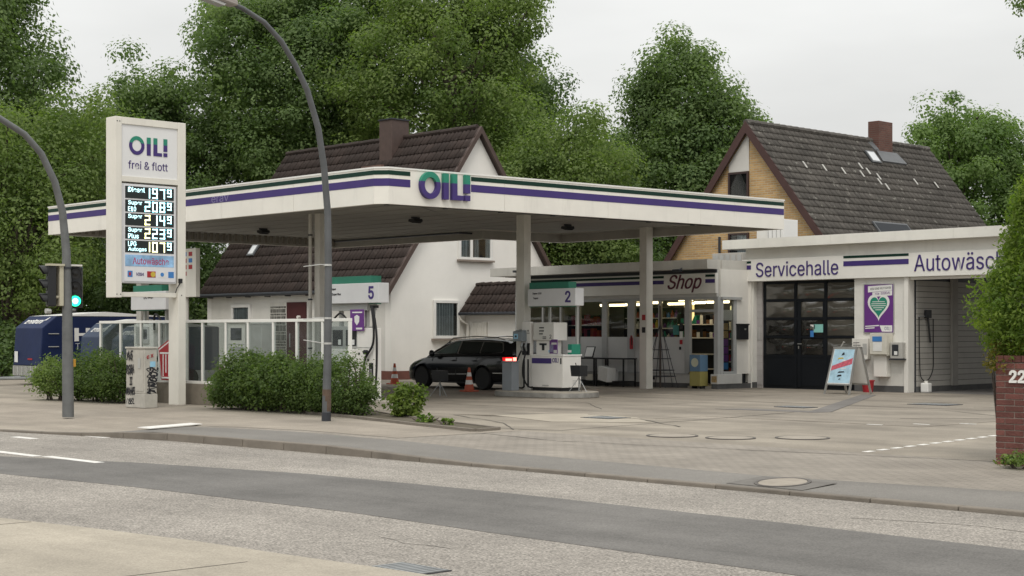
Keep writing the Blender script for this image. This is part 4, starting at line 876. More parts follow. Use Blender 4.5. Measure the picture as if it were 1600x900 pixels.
for x, z, w, h, m in ((-.02, 1.02, .1, .08, INK), (-.08, .92, .2, .05, YELLOW), (.04, .86, .12, .05, PAPER), (.02, .56, .22, .05, INK), (-.02, .46, .16, .06, INK), (.08, .66, .18, .04, PAPER), (.0, .38, .08, .04, INK)): ab_print('print_mark', m, [(x-w/2, z), (x+w/2, z+.02), (x+w/2-.02, z+h), (x-w/2+.03, z+h-.01)], .006)
B().tube([(-.22, -.02, 1.24), (-.12, -.02, 1.38), (-.08, -.02, 1.36)], .018, 5).done('handle', ALU, ab, local=True)
# ------------------------------------------------------------ shop
SYF = 35.5
sp = thing('shop', 'low station shop with glazed front and a flat roof beside the service hall', 'shop', (-32.5, 37, 0))
SHG = mat('shop_frame', (.40, .405, .40), .5, .1, 2.5); SHW = mat('shop_white', (.55, .545, .52), .6, .1, 2, streak=.1)
EDGE = mat('shop_roof_edge', (.52, .505, .465), .55, .14, 1.6, streak=.25)
box('floor', mat('shop_floor', (.22, .21, .19), .6, .15, 3), sp, (-36.9, SYF+.05, 0), (-28.6, 41, .07))
box('rear_wall', mat('shop_inside', (.42, .40, .36), .8, .1, 2), sp, (-36.9, 39.6, .071), (-28.75, 39.75, 2.95)); box('side_wall', HALLW, sp, (-37.0, SYF+.1, 0), (-36.9, 41, 3.2)); box('side_wall', mat('shop_inside', (.42, .40, .36)), sp, (-28.74, HY+.0, .071), (-28.73, 39.5, 2.95))
box('ceiling', mat('shop_ceiling', (.5, .49, .46), .8, .08, 2), sp, (-36.89, SYF+.13, 2.86), (-28.64, 39.59, 2.95))
for i in range(4): box('roof_edge', EDGE, sp, (-37.75+i*2.285, SYF-.42, 3.46), (-37.75+i*2.285+2.28, SYF+.2, 3.73))
box('roof_edge', EDGE, sp, (-28.86, SYF+.201, 3.462), (-28.58, HY-.0, 3.728)); box('roof', mat('roofing_felt', (.10, .10, .10)), sp, (-37.7, SYF+.202, 3.45), (-28.87, 41.5, 3.70))
box('fascia_wall', SHW, sp, (-37.0, SYF+.02, 2.66), (-28.62, SYF+.12, 3.459)); box('side_wall', WHITE, sp, (-28.62, SYF+.121, 2.66), (-28.56, HY-.002, 3.459))
box('painted_shadow_strip', DARK, sp, (-36.9, SYF-.02, 3.36), (-28.6, SYF+.018, 3.45))  # dark strip stands in for the shade line under the roof edge
box('sign_board', SGN, sp, (-36.4, SYF-.10, 2.76), (-28.57, SYF+.018, 3.34)); syb = SYF-.10
sheet('dark_green_stripe', DKGREEN, sp, (-36.38, syb, 3.235), SX, 5.86, .07); sheet('purple_stripe', PURPLE, sp, (-36.38, syb, 3.06), SX, 5.86, .11)
sheet('dark_green_stripe', DKGREEN, sp, (-28.94, syb, 3.235), SX, .35, .07); sheet('purple_stripe', PURPLE, sp, (-28.94, syb, 3.06), SX, .35, .11)
MAROON = mat('maroon_print', (.10, .018, .035), .45, .1, 3)
text('lettering', 'Shop', MAROON, sp, (-30.36, syb, 2.795), SX, 1.28, .53, shear=.38, bold=.004, ext=.02)
box('window_head', SHG, sp, (-37.0, SYF, 2.58), (-28.56, SYF+.12, 2.659)); box('low_wall', SHW, sp, (-37.0, SYF, .14), (-29.62, SYF+.12, .40)); box('plinth', PLINTH, sp, (-37.0, SYF+.01, 0), (-29.62, SYF+.11, .139))
box('sill', SHG, sp, (-37.0, SYF-.03, .401), (-29.65, SYF+.12, .44))
SWG = glass('shop_glass', (.86, .87, .85), .03, .02); PANL = mat('window_panel', (.55, .55, .54), .35, .05, 2)
MU = [(-36.98, .1), (-35.75, .05), (-34.95, .07), (-34.18, .08), (-33.12, .20), (-32.06, .26), (-30.82, .06), (-29.80, .18)]
for x, w in MU: box('mullion', SHG, sp, (x, SYF-.012, .441), (x+w, SYF+.11, 2.579))
for (x, w), (x2, w2) in zip(MU, MU[1:]):
    box('pane', SWG, sp, (x+w+.001, SYF+.04, 1.50), (x2-.001, SYF+.05, 2.578)); box('white_panel', PANL, sp, (x+w+.001, SYF+.03, .442), (x2-.001, SYF+.06, 1.495))
box('transom', SHG, sp, (-29.61, SYF-.01, 2.22), (-28.68, SYF+.10, 2.30)); box('door_post', SHG, sp, (-28.70, SYF-.012, .07), (-28.56, SYF+.12, 2.579)); box('pane', SWG, sp, (-29.60, SYF+.04, 2.301), (-28.71, SYF+.05, 2.578))
box('step', mat('island_concrete', (.36, .33, .28)), sp, (-29.61, SYF-.1, 0), (-28.72, SYF+.05, .068))
# side face with the narrow window
box('corner_base', SHW, sp, (-28.72, SYF-.14, .14), (-28.46, SYF+1.0, .42), .01); box('corner_plinth', PLINTH, sp, (-28.70, SYF-.12, 0), (-28.48, HY-.07, .139)); box('side_wall', WHITE, sp, (-28.64, SYF+.86, .42), (-28.56, HY-.002, 2.659))
box('side_mullion', SHG, sp, (-28.66, SYF+.121, .421), (-28.55, SYF+.24, 2.579)); box('side_mullion', SHG, sp, (-28.66, SYF+.74, .421), (-28.55, SYF+.859, 2.579)); box('pane', SWG, sp, (-28.62, SYF+.241, .50), (-28.60, SYF+.739, 2.578)); box('side_sill', SHG, sp, (-28.66, SYF+.241, .42), (-28.54, SYF+.739, .495)); box('side_head', SHG, sp, (-28.66, SYF+.121, 2.581), (-28.50, SYF+1.05, 2.655))
box('white_panel', PANL, sp, (-28.64, SYF+.25, 1.98), (-28.625, SYF+.73, 2.28)); sheet('sticker', mat('sticker_mix', (.35, .25, .12), .5, .5, 20), sp, (-28.68, SYF-.14, .19), SX, .19, .18)
sheet('notice', RED, sp, (-29.98, SYF-.0, 1.28), SX, .11, .13, .02); sheet('notice', INK, sp, (-30.0, SYF, 1.12), SX, .08, .09, .02); sheet('notice', INK, sp, (-31.1, SYF, .22), SX, .14, .12); sheet('notice', mat('sticker_round', (.05, .22, .20), .4, .3, 9), sp, (-30.28, SYF+.04, 1.56), SX, .22, .28, .002); sheet('notice', PAPER, sp, (-29.98, SYF+.0, 1.46), SX, .12, .2, .02); sheet('notice', INK, sp, (-29.98, SYF+.0, 1.72), SX, .13, .2, .02)
TUBE = emit('fluorescent', (1, .84, .52), 4.5)
def tube(x0, x1, y, z, label):
    t = thing('strip_light', label, 'strip light', ((x0+x1)/2, y, z), 0, 'strip lights in the shop'); B().tube([(x0, y, z), (x1, y, z)], .042, 8).done('tube', TUBE, t); box('tray', WHITE, t, (x0-.03, y-.05, z+.03), (x1+.03, y+.05, z+.07))
tl_ = 'lit fluorescent tube behind the shop window'
tube(-34.3, -33.25, 36.7, 2.50, tl_+' right of the pump 2 sign'); tube(-32.95, -31.9, 36.9, 2.56, tl_+' left of the canopy column'); tube(-32.95, -31.9, 36.4, 2.50, 'lower lit tube behind the shop window left of the canopy column')
tube(-31.2, -30.1, 36.9, 2.58, tl_+' above the wire rack'); tube(-31.2, -30.2, 36.4, 2.50, 'lower lit tube behind the window above the wire rack'); tube(-29.6, -28.8, 36.3, 2.53, 'lit fluorescent tube over the shop door'); tube(-30.0, -29.6, 36.2, 2.52, 'short lit tube left of the shop door'); tube(-29.1, -28.75, 36.9, 2.50, 'lit tube behind the narrow corner window')
# displays inside
def shelf_unit(x0, x1, y, zs, label, back=DARK, m=WHITE):
    t = thing('shelf_unit', label, 'shelf', ((x0+x1)/2, y, .07)); box('back', back, t, (x0, y+.36, .07), (x1, y+.40, max(zs)+.35))
    for z in zs: box('shelf', m, t, (x0, y, z), (x1, y+.359, z+.03))
    for x in (x0-.03, x1): box('side', back, t, (x, y, .07), (x+.03, y+.4, max(zs)+.35))
GOODM = {'red': RED, 'green': GREEN, 'yellow': YELLOW, 'white': PAPER, 'orange': ORANGE, 'blue': BLUE, 'violet': LILAC, 'brown': mat('brown_pack', (.15, .07, .03), .4, .2, 8), 'crimson': mat('crimson_pack', (.35, .05, .10), .4, .2, 8), 'black': BLACK, 'amber': mat('bottle_brown', (.10, .05, .02), .2, .2, 8)}
goods = ['red', 'green', 'yellow', 'white', 'orange', 'blue', 'violet', 'brown', 'crimson']; dark_goods = ['black', 'brown', 'green', 'amber', 'violet']
ORD = 'first second third fourth fifth sixth seventh eighth ninth tenth eleventh twelfth thirteenth fourteenth'.split()
def stock(x0, x1, y, z, n, shelf, place, group, pal=goods, hmin=.12, hmax=.24, bottles=False):
    for i in range(n):
        w = (x1-x0)/n; x = x0+w*i; h = rnd.uniform(hmin, hmax); c = rnd.choice(pal); m = GOODM[c]
        if bottles: o = B().lathe([(w*.36, 0), (w*.36, h*.6), (w*.14, h*.8), (w*.14, h)], (x+w/2, y+.08, z), 8).done('bottle', m)
        else: o = B().box(x+w*.06, y+.02, z, x+w*.94, y+.2, z+h).done('packet', m)
        single(o, '%s %s, %s from left on the %s shelf %s' % (c, 'bottle' if bottles else 'packet', ORD[i], shelf, place), 'bottle' if bottles else 'packet', group)
shelf_unit(-29.72, -28.78, 36.9, [.40, .74, 1.10, 1.42, 1.70], 'dark shelf unit with goods seen through the shop door')
for k, z in enumerate([.40, .74, 1.10, 1.42, 1.70]): stock(-29.66, -28.82, 36.9, z+.03, 8, ('lowest', 'fourth', 'middle', 'second', 'top')[k], 'behind the shop door', 'goods behind the shop door', goods if k != 2 else dark_goods, .10, .22, k == 2)
shelf_unit(-34.8, -32.3, 38.4, [.5, .95, 1.40, 1.75, 2.08], 'long shelf unit at the rear wall behind the left shop windows')
for z, q in ((1.40, 'lowest'), (1.75, 'middle'), (2.08, 'top')): stock(-34.7, -32.4, 38.4, z+.03, 14, q+' rear', 'of the shop', 'goods behind the left shop windows', goods+dark_goods, .14, .26, True)
shelf_unit(-31.6, -30.0, 37.3, [.5, .95, 1.45, 1.86], 'middle shelf unit behind the window with the wire rack')
for z, q in ((1.45, 'lower'), (1.86, 'upper')): stock(-31.5, -30.1, 37.3, z+.03, 11, q, 'behind the wire rack window', 'goods behind the middle shop window', dark_goods+['white'], .12, .28)
shelf_unit(-36.6, -35.1, 37.6, [.5, .95, 1.40, 1.85], 'shelf unit at the far left end of the shop')
for z, q in ((1.40, 'lower'), (1.85, 'upper')): stock(-36.5, -35.2, 37.6, z+.03, 9, q, 'at the far left of the shop', 'goods at the far left of the shop', ['red', 'crimson', 'black', 'orange'], .18, .36)
LITS = emit('lit_sign', (1.0, .74, .30), 1.1)
ls_ = thing('light_box', 'curved orange lit sign hanging inside the window left of the shop door', 'lit sign', (-30.2, 36.2, 2.0)); B().prism([(-30.34, 36.1, 2.46), (-29.98, 36.1, 2.46), (-29.98, 36.1, 2.12), (-30.08, 36.1, 1.94), (-30.22, 36.1, 2.02)], (0, .05, 0)).done('face', LITS, ls_); sheet('picture', mat('burger_brown', (.35, .12, .03), .5, .4, 9), ls_, (-30.17, 36.1, 2.1), SX, .14, .26)
ls2 = thing('light_box', 'pale lit sign on top of the shelf over the shop door', 'lit sign', (-29.1, 37, 2.2)); B().box(-29.3, 37.0, 2.18, -28.8, 37.1, 2.42).done('face', emit('lit_panel', (.95, .88, .45), .9), ls2); sheet('picture', GREEN, ls2, (-29.2, 37.0, 2.22), SX, .3, .12)
mg = thing('magazine_rack', 'narrow rack of magazines behind the corner window of the shop', 'magazine rack', (-28.9, 36, .5))
box('back', DARK, mg, (-28.80, SYF+.22, .5), (-28.78, SYF+.78, 1.98))
for k in range(6):
    for q in range(2): sheet('magazine', rnd.choice([PAPER, RED, mat('sticker_mix', (.35, .25, .12)), BLUE, GREYP, LILAC]), mg, (-28.78, SYF+.25+q*.26, .55+k*.23), (0, 1, 0), .22, .2, 0, .01)
# things outside the shop
ict = thing('ice_cream_bin', 'blue and yellow bin with a white round picture beside the shop door', 'bin', (-29.13, 35.3, 0)); B().box(-29.33, 35.15, .08, -28.93, 35.5, .50).done('lower_box', mat('bin_yellow', (.34, .30, .10), .5, .1, 3), ict, .01); B().box(-29.33, 35.15, .501, -28.93, 35.5, .98).done('upper_box', mat('bin_blue', (.12, .21, .32), .5, .1, 3), ict, .01); B().lathe([(.13, -.004), (.13, 0), (0, 0)][::-1], (-29.13, 35.147, .76), 18, 'Y').done('round_picture', mat('cream_print', (.55, .56, .42), .5, .1, 5), ict)
for x in (-29.29, -28.99): B().box(x, 35.2, 0, x+.04, 35.45, .079).done('foot', BLACK, ict)
mb = thing('letter_box', 'flat black letter box on the white side wall of the shop', 'letter box', (-28.5, 36.6, 1.4)); B().box(-28.559, 36.33, 1.42, -28.44, 36.78, 1.87).done('body', BLACK, mb, .012); B().box(-28.56, 36.31, 1.84, -28.42, 36.80, 1.885).done('lid', BLACK, mb, .008); sheet('name_plate', ALU, mb, (-28.44, 36.57, 1.70), (0, 1, 0), .08, .05)
wr = thing('wire_rack', 'tall pyramid shaped wire rack standing empty before the shop window', 'wire rack', (-30.5, 35.1, 0)); cx_, cy_ = -30.36, 35.05
B().tube([(cx_, cy_, 0), (cx_, cy_, 2.42)], .032, 7).done('pole', mat('rack_brown', (.07, .055, .045), .6, .2, 4), wr)
for z, r_ in ((.34, .46), (.52, .42), (.86, .32), (1.12, .26)):
    B().tube([(cx_+r_*math.cos(2*math.pi*k/16), cy_+r_*math.sin(2*math.pi*k/16), z) for k in range(17)], 0.012, 5, False).done('ring', DARK, wr)
for k in range(6):
    a = 2*math.pi*k/6+.3; B().tube([(cx_+.60*math.cos(a), cy_+.60*math.sin(a)*.7, .01), (cx_+.13*math.cos(a), cy_+.13*math.sin(a), 1.5), (cx_, cy_, 1.9)], .011, 5).done('leg', DARK, wr)
def table(x0, x1, y0, y1, h, label):
    t = thing('table', label, 'table', ((x0+x1)/2, (y0+y1)/2, 0), 0, 'black tables before the shop'); box('tabletop', BLACK, t, (x0, y0, h-.04), (x1, y1, h)); box('lower_shelf', BLACK, t, (x0+.03, y0+.03, .14), (x1-.03, y1-.03, .17))
    for x in (x0+.02, x1-.06):
        for y in (y0+.02, y1-.06): box('leg', BLACK, t, (x, y, 0), (x+.04, y+.04, h-.041))
table(-34.6, -32.75, 34.75, 35.35, .86, 'long black table before the shop window with a framed notice on it'); table(-32.7, -31.5, 34.7, 35.3, .86, 'shorter black table next to the canopy column with cartons beneath')
fn = thing('framed_notice', 'small framed notice leaning upright on the black table', 'notice', (-33.1, 35.0, .86)); B().prism([(-33.40, 34.98, .862), (-33.02, 34.98, .862), (-33.02, 35.1, 1.20), (-33.40, 35.1, 1.20)], (0, .02, 0)).done('frame', BLACK, fn); B().prism([(-33.37, 34.979, .89), (-33.05, 34.979, .89), (-33.05, 35.085, 1.175), (-33.37, 35.085, 1.175)], (0, -.004, 0)).done('sheet', PAPER, fn)
for x, y, w, h, rz, z, lb in ((-32.3, 34.95, .45, .30, .3, .17, 'white carton on the lower shelf of the table by the column'), (-32.25, 34.75, .5, .42, -.25, .172, 'larger white carton tilted at the front of the table by the column')): 
    o = B().box(-w/2, -.15, 0, w/2, .15, h).done('carton', PAPER, None); o.location = (x, y, z); o.rotation_euler = (0, .14 if h > .4 else 0, rz); tag(o, lb, 'carton')
o = B().box(-33.2, 34.85, .17, -32.9, 35.1, .36).done('carton', MACH); single(o, 'beige carton on the lower shelf of the long table', 'carton')
bag = bush  # rubbish sack shape below
o = B().lathe([(0, 0), (.20, .02), (.27, .14), (.24, .30), (.12, .42), (.05, .47), (0, .47)], (-33.95, 34.95, .0), 14).done('rubbish_sack', BLACK, smooth=2); single(o, 'black rubbish sack on the ground at the left end of the long table', 'sack')
fe = thing('fire_extinguisher', 'red fire extinguisher on the shop front left of the canopy column', 'fire extinguisher', (-31.95, 35.35, 1.2)); B().lathe([(0, 0), (.05, .01), (.055, .04), (.055, .32), (.025, .39), (.025, .42), (0, .42)], (-31.80, 35.38, 1.12), 14).done('bottle', RED, fe, smooth=True); B().tube([(-31.80, 35.36, 1.53), (-31.74, 35.33, 1.45), (-31.74, 35.34, 1.25)], .014, 5).done('hose', RUBBER, fe)
for z, m, lb in ((1.98, RED, 'small red fire notice on the canopy column'), (1.62, INK, 'small black notice on the canopy column under the red one')):
    o = sheet('column_notice', m, None, (-30.10, 33.95, z), SX, .13, .16, .001); single(o, lb, 'notice')
for lb, x in (('black pigeon perched on the left part of the shop roof edge', -35.5),):
    pass
vt = thing('roof_vent', 'small grey ventilation unit on the shop roof before the brick house', 'ventilation unit', (-30.2, 38.6, 3.7)); B().box(-31.2, 38.5, 3.70, -30.0, 39.0, 4.10).done('case', mat('vent_case', (.42, .40, .36), .6, .15, 3), vt, .01)
for k in range(5): box('louvre', GREYP, vt, (-31.12+k*.23, 38.485, 3.76), (-31.12+k*.23+.15, 38.499, 4.04))
sl_ = thing('roof_spotlight', 'dark spotlight clamped to the shop roof edge near the Shop lettering', 'spotlight', (-29.5, 35.0, 3.5)); B().tube([(-29.55, 35.08, 3.50), (-29.55, 34.9, 3.44), (-29.5, 34.85, 3.44)], .015, 5).done('arm', DARK, sl_); B().box(-29.68, 34.78, 3.38, -29.40, 34.92, 3.46).done('housing', DARK, sl_, .01)
sl2 = thing('roof_spotlight', 'dark spotlight on the far left part of the shop roof edge', 'spotlight', (-36.3, 35.0, 3.6)); B().box(-36.5, 34.9, 3.56, -36.2, 35.06, 3.63).done('housing', DARK, sl2, .01); B().tube([(-36.35, 35.0, 3.6), (-36.35, 35.1, 3.5)], .02, 5).done('arm', DARK, sl2)
# ------------------------------------------------------------ roofs of separate tiles
def tile_mesh(w, h, m, name, waves=2, amp=.03):
    """one roof tile: x along the eave, y down the slope, z outwards; lower edge proud of the course below"""
    b = B(); n = 6; vs = []
    for j, (y, lift) in enumerate(((0, .004), (h+.05, .042), (h+.05, .012))):
        for i in range(n+1):
            vs.append((w*i/n-.0+(-.002 if i == 0 else 0), y, lift+amp*math.sin(2*math.pi*waves*i/n+.8)*(1 if j < 2 else .6)))
    fs = [(j*(n+1)+i, j*(n+1)+i+1, (j+1)*(n+1)+i+1, (j+1)*(n+1)+i) for j in range(2) for i in range(n)]
    me = bpy.data.meshes.new(name); me.from_pydata(vs, [], fs); me.materials.append(m)
    for p in me.polygons: p.use_smooth = p.index < n
    return me
def tile_roof(parent, O, along, down, cols, rows, w, h, m, skip=lambda c, r: False, near_first=lambda c, r: r, limit=300):
    A, D = Vector(along).normalized(), Vector(down).normalized(); Nn = A.cross(D); 
    if Nn.z < 0: Nn = -Nn
    me = tile_mesh(w-.022, h, m, 'tile'); inv = WM[parent].inverted()
    cells = [(c, r) for r in range(rows) for c in range(cols) if not skip(c, r)]; cells.sort(key=lambda q: near_first(*q)); vs = []; fs = []
    for k, (c, r) in enumerate(cells):
        org = inv @ (Vector(O)+A*(c*w)+D*(r*h)); j = Matrix.Rotation(rnd.uniform(-.012, .012), 3, 'Z')
        M3 = Matrix((A, D, Nn)).transposed() @ j
        if k < limit:
            o = bpy.data.objects.new('tile', me); COL.objects.link(o); o.parent = parent; o.matrix_local = Matrix.Translation(org+Nn*rnd.uniform(0, .006)) @ M3.to_4x4()
        else:
            q = len(vs); vs += [org+M3 @ v.co for v in me.vertices]; fs += [tuple(i+q for i in p.vertices) for p in me.polygons]
    if vs:
        o = joined('tile_field', m, [tuple(v) for v in vs], fs, None, parent); o['kind'] = 'stuff'
def roofmat(name, col, lichen, lcol):
    m = mat(name, col, .8, .28, .9, rand=.16, streak=.12); t = m.node_tree; n = t.nodes.new; L = t.links.new; b = t.nodes['Principled BSDF']
    src = b.inputs['Base Color'].links[0].from_socket
    v = n('ShaderNodeTexNoise'); v.inputs['Scale'].default_value = 3.5; v.inputs['Detail'].default_value = 7; v.inputs['Roughness'].default_value = .7; L(pos_node(t), v.inputs['Vector'])
    r = n('ShaderNodeMapRange'); r.inputs['From Min'].default_value = .585; r.inputs['From Max'].default_value = .70; r.inputs['To Max'].default_value = lichen; L(v.outputs['Fac'], r.inputs['Value'])
    mx = n('ShaderNodeMix'); mx.data_type = 'RGBA'; mx.inputs['B'].default_value = (*lcol, 1); L(r.outputs[0], mx.inputs['Factor']); L(src, mx.inputs['A']); L(mx.outputs['Result'], b.inputs['Base Color']); return m
ROOF1 = roofmat('brown_roof_tile', (.036, .024, .020), .4, (.12, .10, .085)); ROOF2 = roofmat('grey_roof_tile', (.086, .078, .069), .75, (.34, .33, .29))
# ------------------------------------------------------------ white house
wh = thing('white_house', 'white rendered house with a steep dark brown tiled roof behind the canopy', 'house', (-47.5, 38.4, 0))
GX, RY, RZ = -42.0, 38.4, 9.05; EY0, EZ = 34.15, 3.18; SL = (RZ-EZ)/(RY-EY0); LX = -53.5
def gz_(y): return RZ-abs(y-RY)*SL
B().prism([(GX, EY0+.2, 0), (GX, 2*RY-EY0-.2, 0), (GX, 2*RY-EY0-.2, gz_(EY0+.2)-.05), (GX, RY, RZ-.08), (GX, EY0+.2, gz_(EY0+.2)-.05)], (-.3, 0, 0)).done('gable_wall', RENDER, wh)
B().prism([(LX+.3, EY0+.2, 0), (LX+.3, 2*RY-EY0-.2, 0), (LX+.3, 2*RY-EY0-.2, gz_(EY0+.2)-.05), (LX+.3, RY, RZ-.08), (LX+.3, EY0+.2, gz_(EY0+.2)-.05)], (-.3, 0, 0)).done('gable_wall', RENDER, wh)
box('front_wall', mat('shaded_front_render', (.68, .66, .615), .9, .07, .8, bump=.25, bscale=60, streak=.1), wh, (LX+.301, EY0+.2, .3), (GX-.301, EY0+.5, EZ+.25)); box('rear_wall', RENDER, wh, (LX+.301, 2*RY-EY0-.5, 0), (GX-.301, 2*RY-EY0-.2, EZ+.25))  # front wall is a darker copy of the render, eave and canopy shade in its colour
box('plinth', mat('red_plinth', (.17, .07, .055), .85, .2, 3), wh, (LX, EY0+.17, 0), (GX+.03, 2*RY-EY0-.17, .298))
dn = Vector((0, EY0-RY, EZ-RZ)); sl_len = dn.length; A0 = Vector((LX-.25, RY, RZ))
B().prism([(LX-.2, RY, RZ-.02), (LX-.2, EY0, EZ-.02), (LX-.2, EY0+.06, EZ-.16), (LX-.2, RY, RZ-.20), (LX-.2, 2*RY-EY0-.06, EZ-.16), (LX-.2, 2*RY-EY0, EZ-.02)], (GX-LX+.35, 0, 0)).done('roof_deck', mat('roof_underlay', (.05, .035, .03), .9, .2, 3), wh)
rows = 16; tile_roof(wh, A0, (1, 0, 0), dn, 28, rows, (GX+.2-A0.x)/28, sl_len/rows, ROOF1, near_first=lambda c, r: -(c*.42+abs(r-8)*.3))
for k in range(12): B().tube([(A0.x+k*.98, RY, RZ+.03), (A0.x+k*.98+.97, RY, RZ+.045)], .10, 8).done('ridge_tile', ROOF1, wh)
VB = mat('verge_brown', (.075, .05, .042), .6, .15, 3, streak=.15)
for s in (-1, 1): B().prism([(GX+.12, RY, RZ+.06), (GX+.12, RY+s*(RY-EY0+.1), EZ-.07), (GX+.12, RY+s*(RY-EY0+.1), EZ-.33), (GX+.12, RY, RZ-.20)], (.12, 0, 0)).done('verge_board', VB, wh)
B().prism([(LX-.2, 2*RY-EY0, EZ-.0), (LX-.2, RY, RZ+.01), (LX-.2, RY, RZ+.04), (LX-.2, 2*RY-EY0, EZ+.03)], (GX-LX+.35, 0, 0)).done('rear_roof', ROOF1, wh)
B().tube([(LX-.2, EY0-.09, EZ-.10), (GX+.1, EY0-.09, EZ-.10)], .07, 8).done('gutter', DARK, wh)
for k in range(9): box('gutter_bracket', DARK, wh, (LX+.4+k*1.3, EY0-.05, EZ-.2), (LX+.44+k*1.3, EY0+.2, EZ-.16))
CHM = mat('chimney_slate', (.085, .058, .05), .7, .2, 4, streak=.3)
ch = B().box(-46.85, 37.75, 7.9, -46.1, 38.6, 9.72).done('chimney', CHM, wh, .01); box('chimney_cap', DARK, ch, (-46.89, 37.71, 9.721), (-46.06, 38.64, 9.77)); box('flashing', mat('copper_flashing', (.16, .095, .075), .6, .2, 5), ch, (-47.2, 37.15, 7.75), (-46.0, 37.3, 7.95))
def win(parent, c, xdir, w, h, fr, panes=1, split=None, curtain=True, sill=True, frm=None, glassm=None):
    """framed window: c lower left corner, panes side by side, cloth behind"""
    X = Vector(xdir); U = Vector((0, 0, 1)); Nn = X.cross(U); O = Vector(c); frm = frm or mat('window_white', (.74, .73, .70), .4, .05, 3)
    b = B()
    def bar(a0, z0, a1, z1, d0=-.032, d1=.06): b.prism([O+X*a0+U*z0+Nn*d0, O+X*a1+U*z0+Nn*d0, O+X*a1+U*z1+Nn*d0, O+X*a0+U*z1+Nn*d0], Nn*(d1-d0))
    bar(0, 0, w, fr); bar(0, h-fr, w, h); bar(0, fr, fr, h-fr); bar(w-fr, fr, w, h-fr); cuts = split or [w*k/panes for k in range(1, panes)]
    for q in cuts: bar(q-fr*.6, fr, q+fr*.6, h-fr)
    f = b.done('window', frm, parent, .006); ed = [fr]+cuts+[w-fr]
    for a0, a1 in zip(ed, ed[1:]):
        B().prism([O+X*a0+U*fr, O+X*a1+U*fr, O+X*a1+U*(h-fr), O+X*a0+U*(h-fr)], Nn*.012).done('pane', glassm or glass('house_glass', (.72, .75, .75), .06, .02), f)
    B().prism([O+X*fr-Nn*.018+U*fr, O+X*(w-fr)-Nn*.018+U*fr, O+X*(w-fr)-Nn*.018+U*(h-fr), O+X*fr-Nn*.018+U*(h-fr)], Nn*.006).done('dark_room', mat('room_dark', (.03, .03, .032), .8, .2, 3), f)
    if curtain:
        vs = []; fs = []; n = 60
        for i in range(n+1):
            a = fr+(w-2*fr)*i/n; d = -.004+.006*math.sin(i*1.1+2*math.sin(i*.21))
            for z in (fr, h-fr): vs.append(O+X*a+U*z+Nn*d)
        fs = [(2*i, 2*i+2, 2*i+3, 2*i+1) for i in range(n) if curtain is True or curtain(i/n)]; B().add(vs, fs).done('curtain', mat('curtain', (.42, .45, .47), .9, .15, 5), f)
    if sill: bar_ = B(); bar_.prism([O+X*-.06+U*-.07+Nn*-.02, O+X*(w+.06)+U*-.07+Nn*-.02, O+X*(w+.06)+U*-.005+Nn*-.02, O+X*-.06+U*-.005+Nn*-.02], Nn*.14); bar_.done('sill', mat('sill_brown', (.24, .20, .17), .6, .15, 3), f)
    return f
win(wh, (GX+.034, 37.45, 4.26), (0, 1, 0), 1.62, 1.4, .09, split=[.60], curtain=lambda t: t < .28 or .45 < t < .62 or t > .84); win(wh, (GX+.034, 36.25, 1.42), (0, 1, 0), 1.22, 1.36, .10, curtain=lambda t: t < .86)
win(wh, (-51.7, EY0+.165, 1.0), (1, 0, 0), 1.3, 1.72, .12); 
box('door', mat('maroon_door', (.07, .018, .02), .45, .15, 3), wh, (-48.04, EY0+.14, .3), (-46.86, EY0+.199, 2.76)); B().tube([(-47.75, EY0+.08, 1.1), (-47.75, EY0+.08, 1.6)], .02, 6).done('door_handle', ALU, wh); B().tube([(-47.2, EY0+.13, 2.2), (-47.2, EY0+.02, 2.2)], .06, 8).done('door_lamp', WHITE, wh)
box('glass_block_frame', DIRTYW, wh, (-49.14, EY0+.17, .4), (-48.06, EY0+.199, 2.76)); GB = mat('glass_block', (.16, .155, .14), .25, .35, 6, rand=.4)
zz = .44; rr_ = random.Random(5)
while zz < 2.6:
    xx = -49.10; hh = rr_.choice((.10, .17, .25)); 
    while xx < -48.14:
        w_ = min(rr_.choice((.09, .16, .24)), -48.09-xx); box('glass_block', GB, wh, (xx, EY0+.155, zz), (xx+w_-.035, EY0+.169, min(zz+hh-.035, 2.73))); xx += w_
    zz += hh
box('meter_box', WHITE, wh, (-46.3, EY0+.05, 1.0), (-45.8, EY0+.198, 1.45)); box('number_plate', INK, wh, (-45.75, EY0+.17, 1.85), (-45.58, EY0+.198, 2.02))
def roofwin(parent, O, along, down, w, h, nm='roof_window', gl=None):
    A, D = Vector(along).normalized(), Vector(down).normalized(); Nn = A.cross(D); Nn = Nn if Nn.z > 0 else -Nn; O = Vector(O)+Nn*.05
    f = B().prism([O, O+A*w, O+A*w+D*h, O+D*h], Nn*.06).done(nm, mat('lead_flashing', (.105, .11, .115), .5, .2, 5), parent); B().prism([O+A*.07+D*.07+Nn*.062, O+A*(w-.07)+D*.07+Nn*.062, O+A*(w-.07)+D*(h-.07)+Nn*.062, O+A*.07+D*(h-.07)+Nn*.062], Nn*.006).done('pane', gl or mat('roof_glass', (.015, .018, .022), .4, .1, 3, spec=.1), f)
for x, t_ in ((-51.9, .68), (-47.6, .64)): roofwin(wh, Vector((x, RY, RZ))+dn*t_, (1, 0, 0), dn, .45, .55, gl=mat('skylight_pale', (.55, .57, .58), .2, .1, 3))
